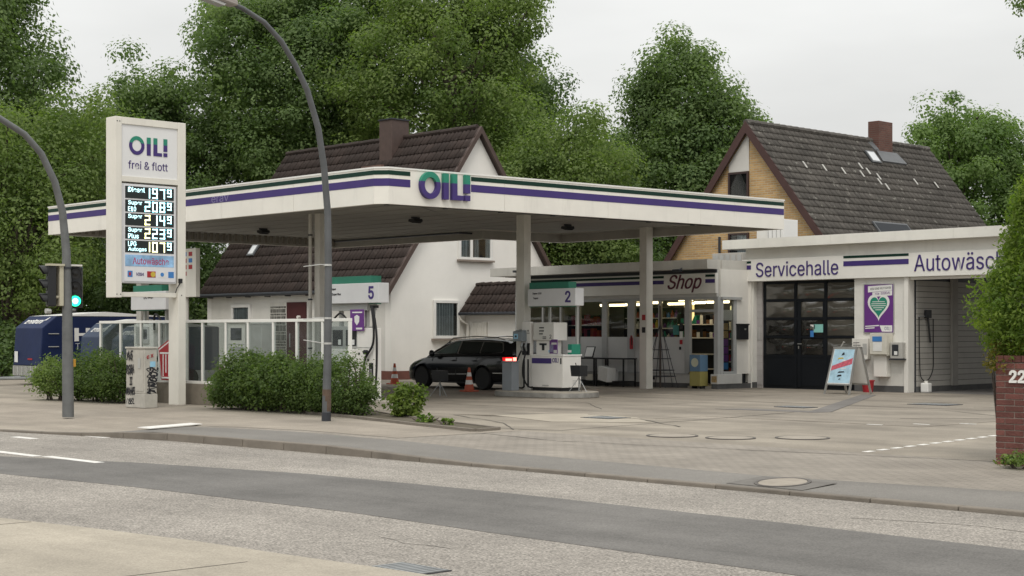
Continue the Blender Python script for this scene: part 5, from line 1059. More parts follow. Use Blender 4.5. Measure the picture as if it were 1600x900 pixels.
# annex with its own small roof
an = thing('annex', 'small white annex with a brown tiled lean-to roof against the white gable', 'outbuilding', (-40, 38.5, 0))
box('wall', RENDER, an, (GX+.1, 37.75, 0), (-37.9, 37.95, 2.40)); ad = Vector((0, 37.48-38.25, 2.36-3.34))
B().prism([(GX+.13, 38.25, 3.32), (GX+.13, 37.48, 2.34), (GX+.13, 37.52, 2.26), (GX+.13, 38.3, 2.3), (GX+.13, 40.6, 2.3), (GX+.13, 40.6, 3.25)], (4.1, 0, 0)).done('roof_deck', mat('roof_underlay', (.05, .035, .03)), an)
tile_roof(an, (GX+.13, 38.25, 3.34), (1, 0, 0), ad, 10, 3, .41, ad.length/3, ROOF1)
for k in range(10): B().tube([(GX+.13+k*.41, 38.25, 3.36), (GX+.13+k*.41+.40, 38.25, 3.385)], .07, 7).done('ridge_tile', ROOF1, an)
B().tube([(GX+.0, 37.43, 2.30), (-37.9, 37.43, 2.30)], .06, 7).done('gutter', DARK, an); B().tube([(GX+.12, 37.43, 2.24), (GX+.14, 37.46, 2.1), (GX+.30, 37.68, 1.9), (GX+.30, 37.68, 0)], .045, 7).done('downpipe', DIRTYW, an)
for x in (-41.55, -39.3):
    d = box('door', DIRTYW, an, (x, 37.70, .05), (x+.8, 37.749, 2.0))
    for k in range(6): box('board', DIRTYW, d, (x+.02+k*.13, 37.69, .07), (x+.02+k*.13+.118, 37.6995, 1.98))
# machines before the house front
vm = thing('vacuum_station', 'white coin operated vacuum machine with a dark screen before the white house', 'vacuum machine', (-49.2, 33, 0)); B().box(-49.8, 32.8, 0, -48.6, 33.4, 2.0).done('case', WHITE, vm, .02); B().box(-49.84, 32.75, 2.001, -48.56, 33.45, 2.05).done('cap', WHITE2, vm); sheet('screen', DARK, vm, (-49.5, 32.8, 1.35), (1, 0, 0), .72, .45); sheet('grille', GREYP, vm, (-49.55, 32.8, .7), (1, 0, 0), .9, .4); sheet('seam', GREYP, vm, (-49.8, 32.8, 1.18), (1, 0, 0), 1.2, .03)
gc = thing('grey_cabinet', 'plain grey cabinet with a white rim beside the white vacuum machine', 'cabinet', (-48, 33, 0)); B().box(-48.48, 32.8, 0, -47.5, 33.4, 1.96).done('case', GREYP, gc, .02); B().box(-48.5, 32.78, 1.961, -47.48, 33.42, 2.02).done('rim', WHITE2, gc)
# ------------------------------------------------------------ yellow brick house
yh = thing('brick_house', 'yellow brick house with a big grey tiled roof and red brick chimney', 'house', (-35.6, 52, 0))
YB = brickmat('yellow_brick', (.56, .36, .155), (.40, .245, .11), (.46, .39, .27), .26, .083, .013, (0, 2), .85, .7); AX, AZ, YS = -35.57, 9.30, 1.27; FY, BYY = 46.0, 58.2
def yz(x): return AZ-abs(x-AX)*YS
HWD = 4.95
B().prism([(AX-HWD+.2, FY, 0), (AX+HWD-.2, FY, 0), (AX+HWD-.2, FY, yz(AX+HWD-.2)-.1), (AX, FY, AZ-.12), (AX-HWD+.2, FY, yz(AX-HWD+.2)-.1)], (0, .3, 0)).done('gable_wall', YB, yh)
B().prism([(AX-HWD+.2, BYY-.1, 0), (AX+HWD-.2, BYY-.1, 0), (AX+HWD-.2, BYY-.1, yz(AX+HWD-.2)-.1), (AX, BYY-.1, AZ-.12), (AX-HWD+.2, BYY-.1, yz(AX-HWD+.2)-.1)], (0, -.3, 0)).done('gable_wall', YB, yh)
YBS = brickmat('yellow_brick_side', (.52, .335, .15), (.42, .26, .12), (.40, .33, .22), .26, .083, .010, (1, 2), .85, .5)
for s in (-1, 1): box('side_wall', YBS, yh, (AX+s*(HWD-.2), FY+.301, 0), (AX+s*(HWD-.5), BYY-.401, yz(AX+HWD-.2)))
yd = Vector((HWD, 0, -HWD*YS)); yl = yd.length
for s in (-1, 1): B().prism([(AX, FY-.15, AZ-.01), (AX+s*HWD, FY-.15, AZ-HWD*YS-.01), (AX+s*HWD, FY-.15, AZ-HWD*YS-.15), (AX, FY-.15, AZ-.2)], (0, BYY-FY+.25, 0)).done('roof_deck', mat('roof_underlay', (.05, .035, .03)), yh)
nr = 24; tile_roof(yh, (AX, FY-.2, AZ), (0, 1, 0), yd, 40, nr, (BYY-FY+.3)/40, yl/nr, ROOF2, skip=lambda c, r: r > 17, near_first=lambda c, r: c*.31-r*.12)
B().prism([(AX, FY-.2, AZ+.0), (AX-HWD, FY-.2, AZ-HWD*YS), (AX-HWD, FY-.2, AZ-HWD*YS+.05), (AX, FY-.2, AZ+.05)], (0, BYY-FY+.3, 0)).done('far_roof', ROOF2, yh)
for k in range(31): B().tube([(AX, FY-.2+k*.4, AZ+.03), (AX, FY-.2+k*.4+.39, AZ+.05)], .11, 8).done('ridge_tile', ROOF2, yh)
VR = mat('verge_redbrown', (.062, .030, .026), .6, .15, 3, streak=.15)
for s in (-1, 1): B().prism([(AX, FY-.22, AZ+.07), (AX+s*(HWD+.05), FY-.22, AZ-(HWD+.05)*YS+.07), (AX+s*(HWD+.05), FY-.22, AZ-(HWD+.05)*YS-.33), (AX, FY-.22, AZ-.36)], (0, .06, 0)).done('verge_board', VR, yh)
xl, xr = -36.47, -35.54
B().prism([(xl, FY-.012, 7.56), (xr, FY-.012, 7.56), (xr, FY-.012, yz(xr)-.3), (AX, FY-.012, AZ-.34), (xl, FY-.012, yz(xl)-.3)], (0, -.02, 0)).done('white_panel', mat('facade_panel', (.56, .54, .50), .6, .08, 1.4, streak=.12), yh)
BF = mat('brown_frame', (.05, .03, .028), .5, .15, 4)
w1 = win(yh, (xl, FY-.034, 6.35), (1, 0, 0), xr-xl, 1.19, .07, frm=BF, curtain=False, sill=False); win(yh, (xl, FY-.034, 4.1), (1, 0, 0), xr-xl, 1.2, .07, frm=BF, curtain=lambda t: t > .4, sill=False)
for x in (-36.9, -33.9): B().tube([(x, FY-.05, 0), (x, FY-.05, 5.2 if x < -36 else 5.0)], .05, 7).done('downpipe', DARK, yh)
CB = brickmat('red_brick', (.15, .070, .055), (.11, .052, .042), (.12, .095, .08), .25, .083, .012, (1, 2), .85, .5)
cy = B().box(AX-.15, 53.95, 8.2, AX+.35, 54.95, 10.12).done('chimney', CB, yh, .008); LF = mat('lead_flashing', (.105, .11, .115)); B().prism([(AX+.36, 53.75, 8.86), (AX+.36, 55.2, 8.86), (AX+.75, 55.35, 8.40), (AX+.75, 53.6, 8.40)], (.03, 0, .05)).done('flashing', LF, cy); B().prism([(AX-.1, 53.9, 9.45), (AX+.4, 53.9, 8.9), (AX+.4, 53.6, 8.88), (AX-.1, 53.6, 9.36)], (0, 0, .06)).done('flashing', LF, cy)
def onroof(y, t): return Vector((AX, y, AZ))+yd*t
roofwin(yh, onroof(52.75, .085), (0, 1, 0), yd, .62, .62, gl=mat('skylight_pale', (.55, .57, .58))); roofwin(yh, onroof(49.6, .575), (0, 1, 0), yd, 2.3, .75, 'roof_window')
ST = mat('snow_stop', (.42, .41, .38), .6, .2, 5)
for y, t_ in ((47.7, .22), (48.9, .225), (50.1, .23), (51.3, .235), (52.4, .24), (55.0, .245), (56.5, .25), (51.6, .18), (51.9, .21), (52.2, .275), (52.5, .305)):
    p = onroof(y, t_); Nn = Vector((yd.z, 0, -yd.x)).normalized(); Nn = Nn if Nn.z > 0 else -Nn; D = yd.normalized(); p += Nn*.055; B().prism([p, p+Vector((0, .09, 0)), p+Vector((0, .09, 0))+D*.32, p+D*.32], Nn*.02).done('snow_stop', ST, yh)
rc = thing('roof_cabinet', 'white panelled cabinet on the service hall roof before the brick gable', 'cabinet', (-30.3, 40.5, 4.33)); B().box(-31.0, 40.5, 4.34, -30.55, 41.2, 5.05).done('case', WHITE, rc, .01); B().box(-30.54, 40.45, 4.34, -29.9, 41.2, 5.22).done('case', WHITE2, rc, .01)
for k in range(4): B().box(-30.5+k*.16, 40.43, 4.36, -30.49+k*.16, 40.449, 5.2).done('seam', GREYP, rc)
# ------------------------------------------------------------ black estate car, front to the left
car = thing('estate_car', 'black estate car with lit red tail lights parked behind the pump island', 'car', (-33.8, 30.9, 0))
PAINT = mat('black_car_paint', (.004, .005, .007), .20, .1, 3, spec=.35, coat=.35); CGL = mat('car_glass', (.010, .014, .014), .03, .05, 3, spec=.6); CHR = mat('chrome_trim', (.55, .56, .58), .18, .05, 3, metal=1)
FX, CYc = -36.1, 30.9
def lerp(t, xs_, ys_):
    if t <= xs_[0]: return ys_[0]
    for i in range(len(xs_)-1):
        if t <= xs_[i+1]: return ys_[i]+(ys_[i+1]-ys_[i])*(t-xs_[i])/(xs_[i+1]-xs_[i])
    return ys_[-1]
S_ = [0, .04, .14, .35, .7, 1.05, 1.4, 1.9, 2.5, 3.1, 3.7, 4.15, 4.42, 4.55, 4.60]
def top_(s): return lerp(s, [0, .05, .3, .7, 1.05, 1.5, 2.5, 4.2, 4.5, 4.6], [.58, .66, .76, .86, .93, .945, .975, 1.02, 1.02, .98])
def wid(s): return lerp(s, [0, .06, .25, .6, 1.2, 3.4, 4.2, 4.5, 4.6], [.62, .74, .83, .88, .90, .90, .87, .80, .72])
def bot(s): return lerp(s, [0, .1, .5, 4.1, 4.5, 4.6], [.28, .20, .19, .21, .30, .36])
b = B(); vs = []; n = 0
for s in S_:
    w, zb, zt = wid(s), bot(s), top_(s); half = [(0, zb), (w*.80, zb), (w*.95, zb+.06), (w*.985, zb+(zt-zb)*.30), (w, zb+(zt-zb)*.55), (w*.985, zb+(zt-zb)*.78), (w*.945, zt-.045), (w*.88, zt-.005), (0, zt+.02)]
    ring = [(-y, z) for y, z in half]+[(y, z) for y, z in half[-2:0:-1]]; n = len(ring); vs += [(FX+s, CYc+y, z) for y, z in ring]
m_ = len(S_); fs = [(i*n+j, i*n+(j+1) % n, (i+1)*n+(j+1) % n, (i+1)*n+j) for i in range(m_-1) for j in range(n)]+[tuple(range(n)), tuple(range((m_-1)*n, m_*n))]
body = B().add(vs, fs).done('body', PAINT, car, smooth=True)
WS = (.82, 3.46); WR = .325
cut = B()
for s in WS: cut.lathe([(.385, -1.2), (.385, -.58)], (FX+s, CYc, WR), 28, 'Y'); cut.lathe([(.385, .58), (.385, 1.2)], (FX+s, CYc, WR), 28, 'Y')
co_ = cut.done('cutter', BLACK, car); md = body.modifiers.new('arches', 'BOOLEAN'); md.object = co_; md.solver = 'EXACT'; bpy.context.view_layer.update()
me = bpy.data.meshes.new_from_object(body.evaluated_get(bpy.context.evaluated_depsgraph_get())); body.modifiers.clear(); body.data = me; bpy.data.objects.remove(co_)
for p in me.polygons: p.use_smooth = True
try: me.set_sharp_from_angle(angle=R(35))
except Exception: pass
def roof_(s): return lerp(s, [1.02, 1.35, 1.75, 2.2, 2.8, 3.5, 4.1, 4.40, 4.52, 4.585], [.93, 1.15, 1.355, 1.44, 1.465, 1.455, 1.415, 1.37, 1.20, 1.0])
CS = [1.02, 1.35, 1.75, 2.2, 2.8, 3.5, 4.1, 4.40, 4.52, 4.585]; vs = []
def cabw(s): return wid(min(s, 4.4))*.93
def inw(s, z):
    zb = top_(s)-.02; zr = max(roof_(s), zb+.02); return cabw(s)-(cabw(s)-.60)*max(0, min(1, (z-zb)/(1.40-zb)))**1.15
for s in CS:
    zb, zr = top_(s)-.02, max(roof_(s), top_(s)-.015); k = zr-zb
    half = [(cabw(s), zb), (inw(s, zb+k*.5), zb+k*.5), (inw(s, zb+k*.85), zb+k*.87), (inw(s, zr)*.86, zr-.002), (0, zr+.012)]
    ring = [(-y, z) for y, z in half]+[(y, z) for y, z in half[-2::-1]]; n = len(ring); vs += [(FX+s, CYc+y, z) for y, z in ring]
fs = [(i*n+j, i*n+j+1, (i+1)*n+j+1, (i+1)*n+j) for i in range(len(CS)-1) for j in range(n-1)]
B().add(vs, fs).done('cabin', PAINT, car, smooth=True)
def side_poly(nm, pts, m, off, th=.006):
    for sg in (-1, 1):
        q = [Vector((FX+s, CYc+sg*(inw(s, z)+off), z)) for s, z in pts]; B().prism(q if sg < 0 else q[::-1], (0, sg*th, 0)).done(nm, m, car)
side_poly('window_frame', [(1.30, 1.0), (4.20, 1.06), (4.24, 1.12), (4.10, 1.345), (3.95, 1.372), (2.35, 1.40), (2.05, 1.375), (1.62, 1.17)], CHR, .004); 
CGL2 = mat('car_glass_painted_light', (.085, .115, .108), .03, .25, 3, spec=.6)  # pale base colour paints the bright windscreen seen through the front side window
side_poly('side_window', [(1.40, 1.025), (2.30, 1.035), (2.30, 1.375), (2.08, 1.352), (1.66, 1.16)], CGL2, .012); side_poly('side_window', [(2.38, 1.037), (3.24, 1.052), (3.24, 1.365), (2.38, 1.377)], CGL, .012); side_poly('side_window', [(3.31, 1.054), (4.15, 1.075), (4.19, 1.12), (4.06, 1.325), (3.93, 1.348), (3.31, 1.363)], CGL, .012)
q = [Vector((FX+s, CYc+y, z)) for s, y, z in ((1.13, -.70, 1.0), (1.13, .70, 1.0), (1.70, .55, 1.345), (1.70, -.55, 1.345))]; B().prism(q, (-.012, 0, .02)).done('windscreen', CGL, car)
q = [Vector((FX+s, CYc+y, z)) for s, y, z in ((4.58, -.62, 1.05), (4.58, .62, 1.05), (4.47, .52, 1.31), (4.47, -.52, 1.31))]; B().prism(q, (.02, 0, .006)).done('rear_window', CGL, car)
TAIL = emit('tail_light_lit', (1.0, .16, .12), 5.0); TAILD = emit('tail_light_red', (.75, .01, .012), .8)
for sg in (-1, 1):
    B().prism([(FX+4.28, CYc+sg*.835, .80), (FX+4.56, CYc+sg*.75, .79), (FX+4.575, CYc+sg*.75, .94), (FX+4.26, CYc+sg*.845, .93)], (.03, sg*.035, 0)).done('tail_light', TAILD, car); B().prism([(FX+4.40, CYc+sg*.845, .82), (FX+4.58, CYc+sg*.775, .82), (FX+4.58, CYc+sg*.775, .90), (FX+4.40, CYc+sg*.845, .90)], (.02, sg*.03, 0)).done('brake_light', TAIL, car)
    B().prism([(FX+4.59, CYc+sg*.45, .80), (FX+4.59, CYc+sg*.75, .80), (FX+4.58, CYc+sg*.74, .93), (FX+4.58, CYc+sg*.48, .93)], (.03, 0, 0)).done('brake_light', TAIL, car)
    B().prism([(FX+.10, CYc+sg*.50, .60), (FX+.42, CYc+sg*.84, .62), (FX+.55, CYc+sg*.86, .73), (FX+.16, CYc+sg*.58, .69)], (-.03, sg*.02, .01)).done('headlight', glass('headlight_glass', (.5, .52, .55), .25, fill=.3, fcol=(.3, .3, .32)), car)
    mr_ = B().lathe([(0, -.10), (.07, -.08), (.085, 0), (.06, .08), (0, .10)], (FX+1.42, CYc+sg*1.0, 1.02), 10).done('mirror', PAINT, car, smooth=2)
    B().tube([(FX+1.75, CYc+sg*.60, 1.37), (FX+1.95, CYc+sg*.615, 1.465), (FX+2.9, CYc+sg*.62, 1.515), (FX+3.8, CYc+sg*.61, 1.485), (FX+4.1, CYc+sg*.59, 1.415)], .016, 6).done('roof_rail', CHR, car)
    for s0, s1, z0, z1 in ((1.28, 2.34, .40, .42), (2.38, 3.05, .42, .435), (3.9, 4.35, .47, .475)): B().prism([(FX+s0, CYc+sg*(wid(s0)*.99), z0), (FX+s1, CYc+sg*(wid(s1)*.99), z1), (FX+s1, CYc+sg*(wid(s1)*.99), z1+.028), (FX+s0, CYc+sg*(wid(s0)*.99), z0+.028)], (0, sg*.016, 0)).done('side_strip', CHR, car)
    for s in (2.15, 3.05): B().tube([(FX+s, CYc+sg*.905, .82), (FX+s+.1, CYc+sg*.93, .825), (FX+s+.2, CYc+sg*.905, .83)], .013, 6).done('door_handle', PAINT, car)
    for s in (1.30, 2.345, 3.22): B().prism([(FX+s, CYc+sg*(wid(s)*.998), .40), (FX+s+.012, CYc+sg*(wid(s)*.998), .40), (FX+s+.012, CYc+sg*(wid(s)*.965), .92), (FX+s, CYc+sg*(wid(s)*.965), .92)], (0, sg*.006, 0)).done('door_gap', BLACK, car)
B().box(FX-.012, CYc-.26, .36, FX+.02, CYc+.26, .47).done('number_plate', PAPER, car); B().box(FX+4.59, CYc-.26, .60, FX+4.612, CYc+.26, .71).done('number_plate', PAPER, car); B().prism([(FX-.005, CYc-.5, .50), (FX-.005, CYc+.5, .50), (FX+.01, CYc+.48, .58), (FX+.01, CYc-.48, .58)], (.04, 0, 0)).done('grille', BLACK, car)
RIM = mat('dark_rim', (.17, .17, .18), .4, .2, 5, metal=.4)
for s in WS:
    for sg in (-1, 1):
        c = (FX+s, CYc+sg*.775, WR); t_ = B().lathe([(.20, -.10), (.30, -.11), (WR, -.07), (WR, .07), (.30, .11), (.20, .10)], c, 26, 'Y').done('tyre', RUBBER, car, smooth=True)
        b = B().lathe([(.20, -.06), (.215, sg*.085), (.19, sg*.085), (.18, sg*.05), (0, sg*.05)], c, 22, 'Y')
        for k in range(5):
            a = 2*math.pi*k/5+.3; p = Vector((math.cos(a), 0, math.sin(a))); q_ = Vector((-math.sin(a), 0, math.cos(a))); C0 = Vector(c)+Vector((0, sg*.06, 0)); b.prism([C0+q_*.03, C0-q_*.03, C0+p*.195-q_*.022, C0+p*.195+q_*.022], (0, sg*.025, 0))
        b.lathe([(.05, sg*.05), (.05, sg*.095), (0, sg*.1)], c, 10, 'Y'); b.done('rim', RIM, t_)
B().box(FX+.4, CYc-.75, .17, FX+4.3, CYc+.75, .30).done('underbody', BLACK, car)
# ------------------------------------------------------------ traffic cones
def cone(x, y, label):
    t = thing('traffic_cone', label, 'traffic cone', (x, y, 0), 0, 'traffic cones on the forecourt')
    B().box(x-.19, y-.19, .0, x+.19, y+.19, .04).done('base', ORANGE, t, .01)
    for z0, z1, r0, r1, m, nm in ((.04, .20, .14, .112, ORANGE, 'cone'), (.20, .32, .112, .09, PAPER, 'white_band'), (.32, .42, .09, .071, ORANGE, 'cone'), (.42, .53, .071, .05, PAPER, 'white_band'), (.53, .66, .05, .03, ORANGE, 'cone')): B().lathe([(r0, z0), (r1, z1)], (x, y, 0), 18).done(nm, m, t, smooth=True)
cone(-32.0, 28.95, 'orange and white traffic cone beside the rear wheel of the black car'); cone(-38.2, 31.4, 'orange and white traffic cone by the house wall left of the black car')
# ------------------------------------------------------------ traffic light
tm = thing('traffic_light', 'grey curved mast with traffic signals, one showing green', 'traffic light', (-27.92, 14.78, 0)); MX = -27.92
MP = [(14.78, -.02), (14.77, 1.0), (14.76, 2.2), (14.74, 3.2), (14.66, 3.95), (14.50, 4.52), (14.22, 5.04), (13.88, 5.38), (13.38, 5.64), (12.7, 5.84), (11.8, 5.95), (10.6, 6.0)]
B().tube([(MX, y, z) for y, z in MP], [.112, .106, .096, .082, .072, .067, .063, .06, .057, .054, .05, .046], 14).done('mast', mat('mast_galvanised', (.15, .155, .155), .6, .22, 4, metal=.3, streak=.2), tm, smooth=True)
for z in (2.85,): B().tube([(MX, 14.745, z), (MX, 14.745, z+.035)], .102, 14).done('mast_band', DARK, tm)
CREAM = mat('signal_cream', (.46, .43, .33), .55, .12, 4)
B().box(MX-.09, 14.57, 2.13, MX+.06, 14.66, 2.92).done('mounting_case', CREAM, tm, .01); B().box(MX-.08, 14.34, 2.90, MX+.10, 14.66, 2.94).done('bracket', CREAM, tm); B().box(MX-.12, 14.80, 2.905, MX+.04, 15.06, 2.94).done('bracket', DIRTYW, tm); B().tube([(MX, 14.4, 2.30), (MX, 14.7, 2.30)], .03, 7).done('bracket', CREAM, tm); B().tube([(MX-.0, 14.8, 2.06), (MX-.05, 14.95, 2.06)], .03, 7).done('bracket', STEEL, tm)
GLOW = emit('green_signal', (.02, 1.0, .42), 2.6); GLOWC = emit('green_signal_core', (.5, 1.0, .78), 3.5); LENS = mat('dark_lens', (.02, .018, .016), .15, .2, 6)
def head(cx, cy, z0, rz, lit, n=3):
    M_ = Matrix.Translation((cx, cy, 0)) @ Matrix.Rotation(rz, 4, 'Z'); f = lambda b: [setattr(b, 'v', [tuple(M_ @ Vector(p)) for p in b.v])] and b
    b = f(B().box(-.13, -.06, z0, .13, .10, z0+.80)); hd = b.done('signal_head', BLACK, tm, .02)
    for k in range(n):
        z = z0+.13+k*.267; l_ = (lit and k == 0)
        f(b := B().lathe([(.102, -.068), (.102, -.062), (0, -.080)][:2]+[(0, -.075)], (0, 0, z), 20, 'Y')); b.done('lens', GLOW if l_ else LENS, hd)
        if l_: f(b := B().lathe([(.055, -.082), (.05, -.086), (0, -.088)], (0, 0, z), 16, 'Y')); b.done('lens_core', GLOWC, hd)
        vs = []; fs = []; m = 14
        for i in range(m+1):
            a = math.radians(-20+220*i/m)
            for r_ in (.112, .122):
                for d in (-.06, -.06-.15*(.35+.65*math.sin(math.radians(180*i/m)))): vs.append((r_*math.cos(a), d, z+r_*math.sin(a)))
        for i in range(m):
            o = i*4; fs += [(o, o+4, o+5, o+1), (o+2, o+3, o+7, o+6), (o+1, o+5, o+7, o+3), (o, o+2, o+6, o+4)]
        f(b := B().add(vs, fs)); b.done('visor', BLACK, hd)
head(MX-.06, 14.97, 2.10, R(58), True); head(MX-.06, 14.43, 2.12, R(-18), False)
B().tube([(MX-.02, 14.32, 2.03), (MX-.02, 14.42, 2.03)], .05, 8).done('push_button', GREYP, tm); B().box(MX-.04, 14.87, .95, MX+.03, 14.93, 1.10).done('button_box', mat('button_orange', (.50, .26, .03), .5, .1, 4), tm, .01)
# ------------------------------------------------------------ street lamp
lm = thing('street_lamp', 'tall grey street lamp with curved arm standing at the footpath by the hedge', 'street lamp', (-23.02, 17.33, 0)); LX_ = -23.02
LP = [(17.31, -.02), (17.32, .45), (17.34, 1.1), (17.355, 2.0), (17.36, 2.8), (17.345, 3.8), (17.26, 4.64), (17.13, 5.33), (16.88, 6.0), (16.62, 6.42), (16.32, 6.80), (15.95, 7.09), (15.5, 7.27), (15.2, 7.34)]
B().tube([(LX_, y, z) for y, z in LP], [.078, .078, .073, .070, .067, .063, .060, .057, .054, .051, .048, .045, .042, .040], 14).done('pole', LAMPGREY, lm, smooth=True)
B().tube([(LX_, 17.31, -.01), (LX_, 17.315, .16)], .086, 14).done('base_sleeve', DARK, lm); B().tube([(LX_, 17.32, .18), (LX_, 17.325, .58)], .081, 14).done('service_door', mat('rusty_steel', (.11, .075, .055), .8, .3, 6), lm)
for z in (2.83, 1.86, 1.40): B().tube([(LX_, 17.345, z), (LX_, 17.345, z+.035)], .075, 14).done('clamp', ALU, lm)
B().prism([(LX_-.10, 15.32, 7.27), (LX_-.13, 14.95, 7.31), (LX_-.12, 14.35, 7.42), (LX_-.12, 14.35, 7.52), (LX_-.13, 14.95, 7.46), (LX_-.10, 15.32, 7.36)], (.24, 0, 0)).done('lantern', mat('lantern_grey', (.30, .27, .25), .5, .12, 4), lm, .02); B().prism([(LX_-.10, 15.1, 7.285), (LX_-.10, 14.4, 7.405), (LX_-.08, 14.45, 7.35), (LX_-.08, 15.05, 7.24)], (.20, 0, 0)).done('lens', mat('lamp_bowl', (.45, .44, .42), .5, .1, 5, spec=.1), lm)
for z, dz in ((2.85, -.03), (1.88, -.02), (1.42, .06)): B().tube([(LX_, 17.345, z), (LX_-.10, 17.26, z+.01), (LX_-.30, 17.02, z+dz)], .008, 5).done('cable_tie', ALU, lm)
# ------------------------------------------------------------ distribution cabinet with graffiti
ec = thing('distribution_cabinet', 'grey street cabinet covered in black graffiti at the foot of the price pylon', 'utility cabinet', (-30.05, 17.62, 0)); EX0, EX1, EY_, EY1 = -30.43, -29.66, 17.48, 17.78
B().box(EX0-.01, EY_-.01, 0, EX1+.01, EY1+.01, .30).done('base', CABCONC, ec, .01); B().box(EX0, EY_, .302, EX1, EY1, 1.27).done('body', CABCONC, ec, .012); B().box(EX0-.02, EY_-.02, 1.271, EX1+.02, EY1+.02, 1.31).done('lid', CABCONC, ec, .01); sheet('door', CABCONC, ec, (EX0+.42, EY_, .36), (1, 0, 0), .31, .86, 0, .008); sheet('plate', GREYP, ec, (EX0+.52, EY_-.008, .85), (1, 0, 0), .10, .22)
def scrawl(o, U_, V_, Nn, w, h, seed, loops, m=INK, th=.016):
    q = random.Random(seed); b = B(); P_ = []; O = Vector(o); ph = [q.uniform(0, 6.28) for _ in range(4)]
    for i in range(90):
        t = i/89; P_.append((t*w+.09*w*math.sin(loops*2*math.pi*t+ph[0])+.05*w*math.sin(loops*3.7*math.pi*t+ph[3]), h*(.5+.33*math.sin(loops*2*math.pi*t+ph[1]+1.2)+.17*math.sin(loops*4.3*math.pi*t+ph[2]))))
    for (a0, b0), (a1, b1) in zip(P_, P_[1:]):
        d = Vector((a1-a0, b1-b0)); 
        if d.length < 1e-5: continue
        d = Vector((-d.y, d.x)).normalized()*th/2; c = [(a0-d.x, b0-d.y), (a1-d.x, b1-d.y), (a1+d.x, b1+d.y), (a0+d.x, b0+d.y)]; b.poly([O+Vector(U_)*p+Vector(V_)*r_+Vector(Nn)*.0045 for p, r_ in c])
    b.done('graffiti', m, ec, fix=False)
for z, h_, sd, lp_, w_ in ((1.0, .2, 3, 3, .24), (.70, .2, 8, 4, .28), (.26, .17, 5, 4, .34), (.07, .13, 9, 3, .26)): scrawl((EX0+.04, EY_-.008, z), (1, 0, 0), (0, 0, 1), (0, -1, 0), w_, h_, sd, lp_)
scrawl((EX1, EY1-.04, .22), (0, 0, 1), (0, -1, 0), (1, 0, 0), .70, .22, 12, 5, th=.02)
for s, x, z, w, h, sh in (('A5', .03, 1.02, .27, .2, .2), ('BSIA', .02, .72, .33, .2, .1), ('II', .16, .48, .12, .18, .1), ('DHE', .02, .26, .36, .17, .2), ('SSL', .12, .06, .25, .14, .3)): text('graffiti', s, INK, ec, (EX0+x, EY_-.009, z), (1, .0, .06), w, h, shear=sh, off=.002, ext=.001, bold=.02)
text('graffiti', 'YANDOZ', INK, ec, (EX1+.002, EY1-.03, .24), (0, .12, 1), .66, .23, up=(0, -1, .0), off=.002, ext=.001, shear=.25, bold=.03); text('graffiti', 'c x', RED, ec, (EX1+.001, EY_+.05, 1.05), (0, 1, .3), .17, .07, bold=.02); sheet('sticker', CYAN, ec, (EX1, EY_+.13, .88), (0, 1, 0), .13, .12)
# ------------------------------------------------------------ brick garden wall with number 22 at the right
gw = thing('brick_wall', 'dark red brick garden wall with white number 22 under the conifer', 'wall', (-9.0, 17.7, 0)); BR = mat('garden_brick', (.145, .055, .045), .85, .25, 5, rand=.28, bump=.5); MO = mat('garden_mortar', (.26, .22, .19), .95, .2, 5)
WX0, WX1, WY0, WY1 = -9.79, -7.0, 17.55, 17.80; box('mortar_core', MO, gw, (WX0+.008, WY0+.008, -.02), (WX1-.008, WY1-.008, 1.245)); box('rear_face', brickmat('garden_brick_rear', (.145, .055, .045), (.11, .045, .04), (.26, .22, .19), .25, .0745, .011, (0, 2)), gw, (WX0+.11, WY1-.0075, -.02), (WX1-.01, WY1, 1.245))
bm_ = {}
for r_ in range(17):
    z0 = -.02+r_*.0745; x = WX0-(.125 if r_ % 2 else 0)
    while x < WX1-.02:
        a, c = max(x, WX0), min(x+.24, WX1)
        if c-a > .05:
            o = B().box(a, WY0+rnd.uniform(-.003, .003), z0, c, WY0+.115, z0+.0635).done('brick', BR, gw, .004)
        x += .25
    B().box(WX0-.001, WY0+.12, z0, WX0+.1, WY1-.12, z0+.0635).done('brick', BR, gw)
for k in range(24): B().box(WX0+k*.115, WY0-.01, 1.25, WX0+k*.115+.107, WY1+.01, 1.33).done('brick', BR, gw, .006)
for k in range(2): text('house_number', '2', WHITE2, gw, (WX0+.185+k*.115, WY0-.004, 1.0), (1, 0, 0), .10, .155, bold=.03, ext=.012)
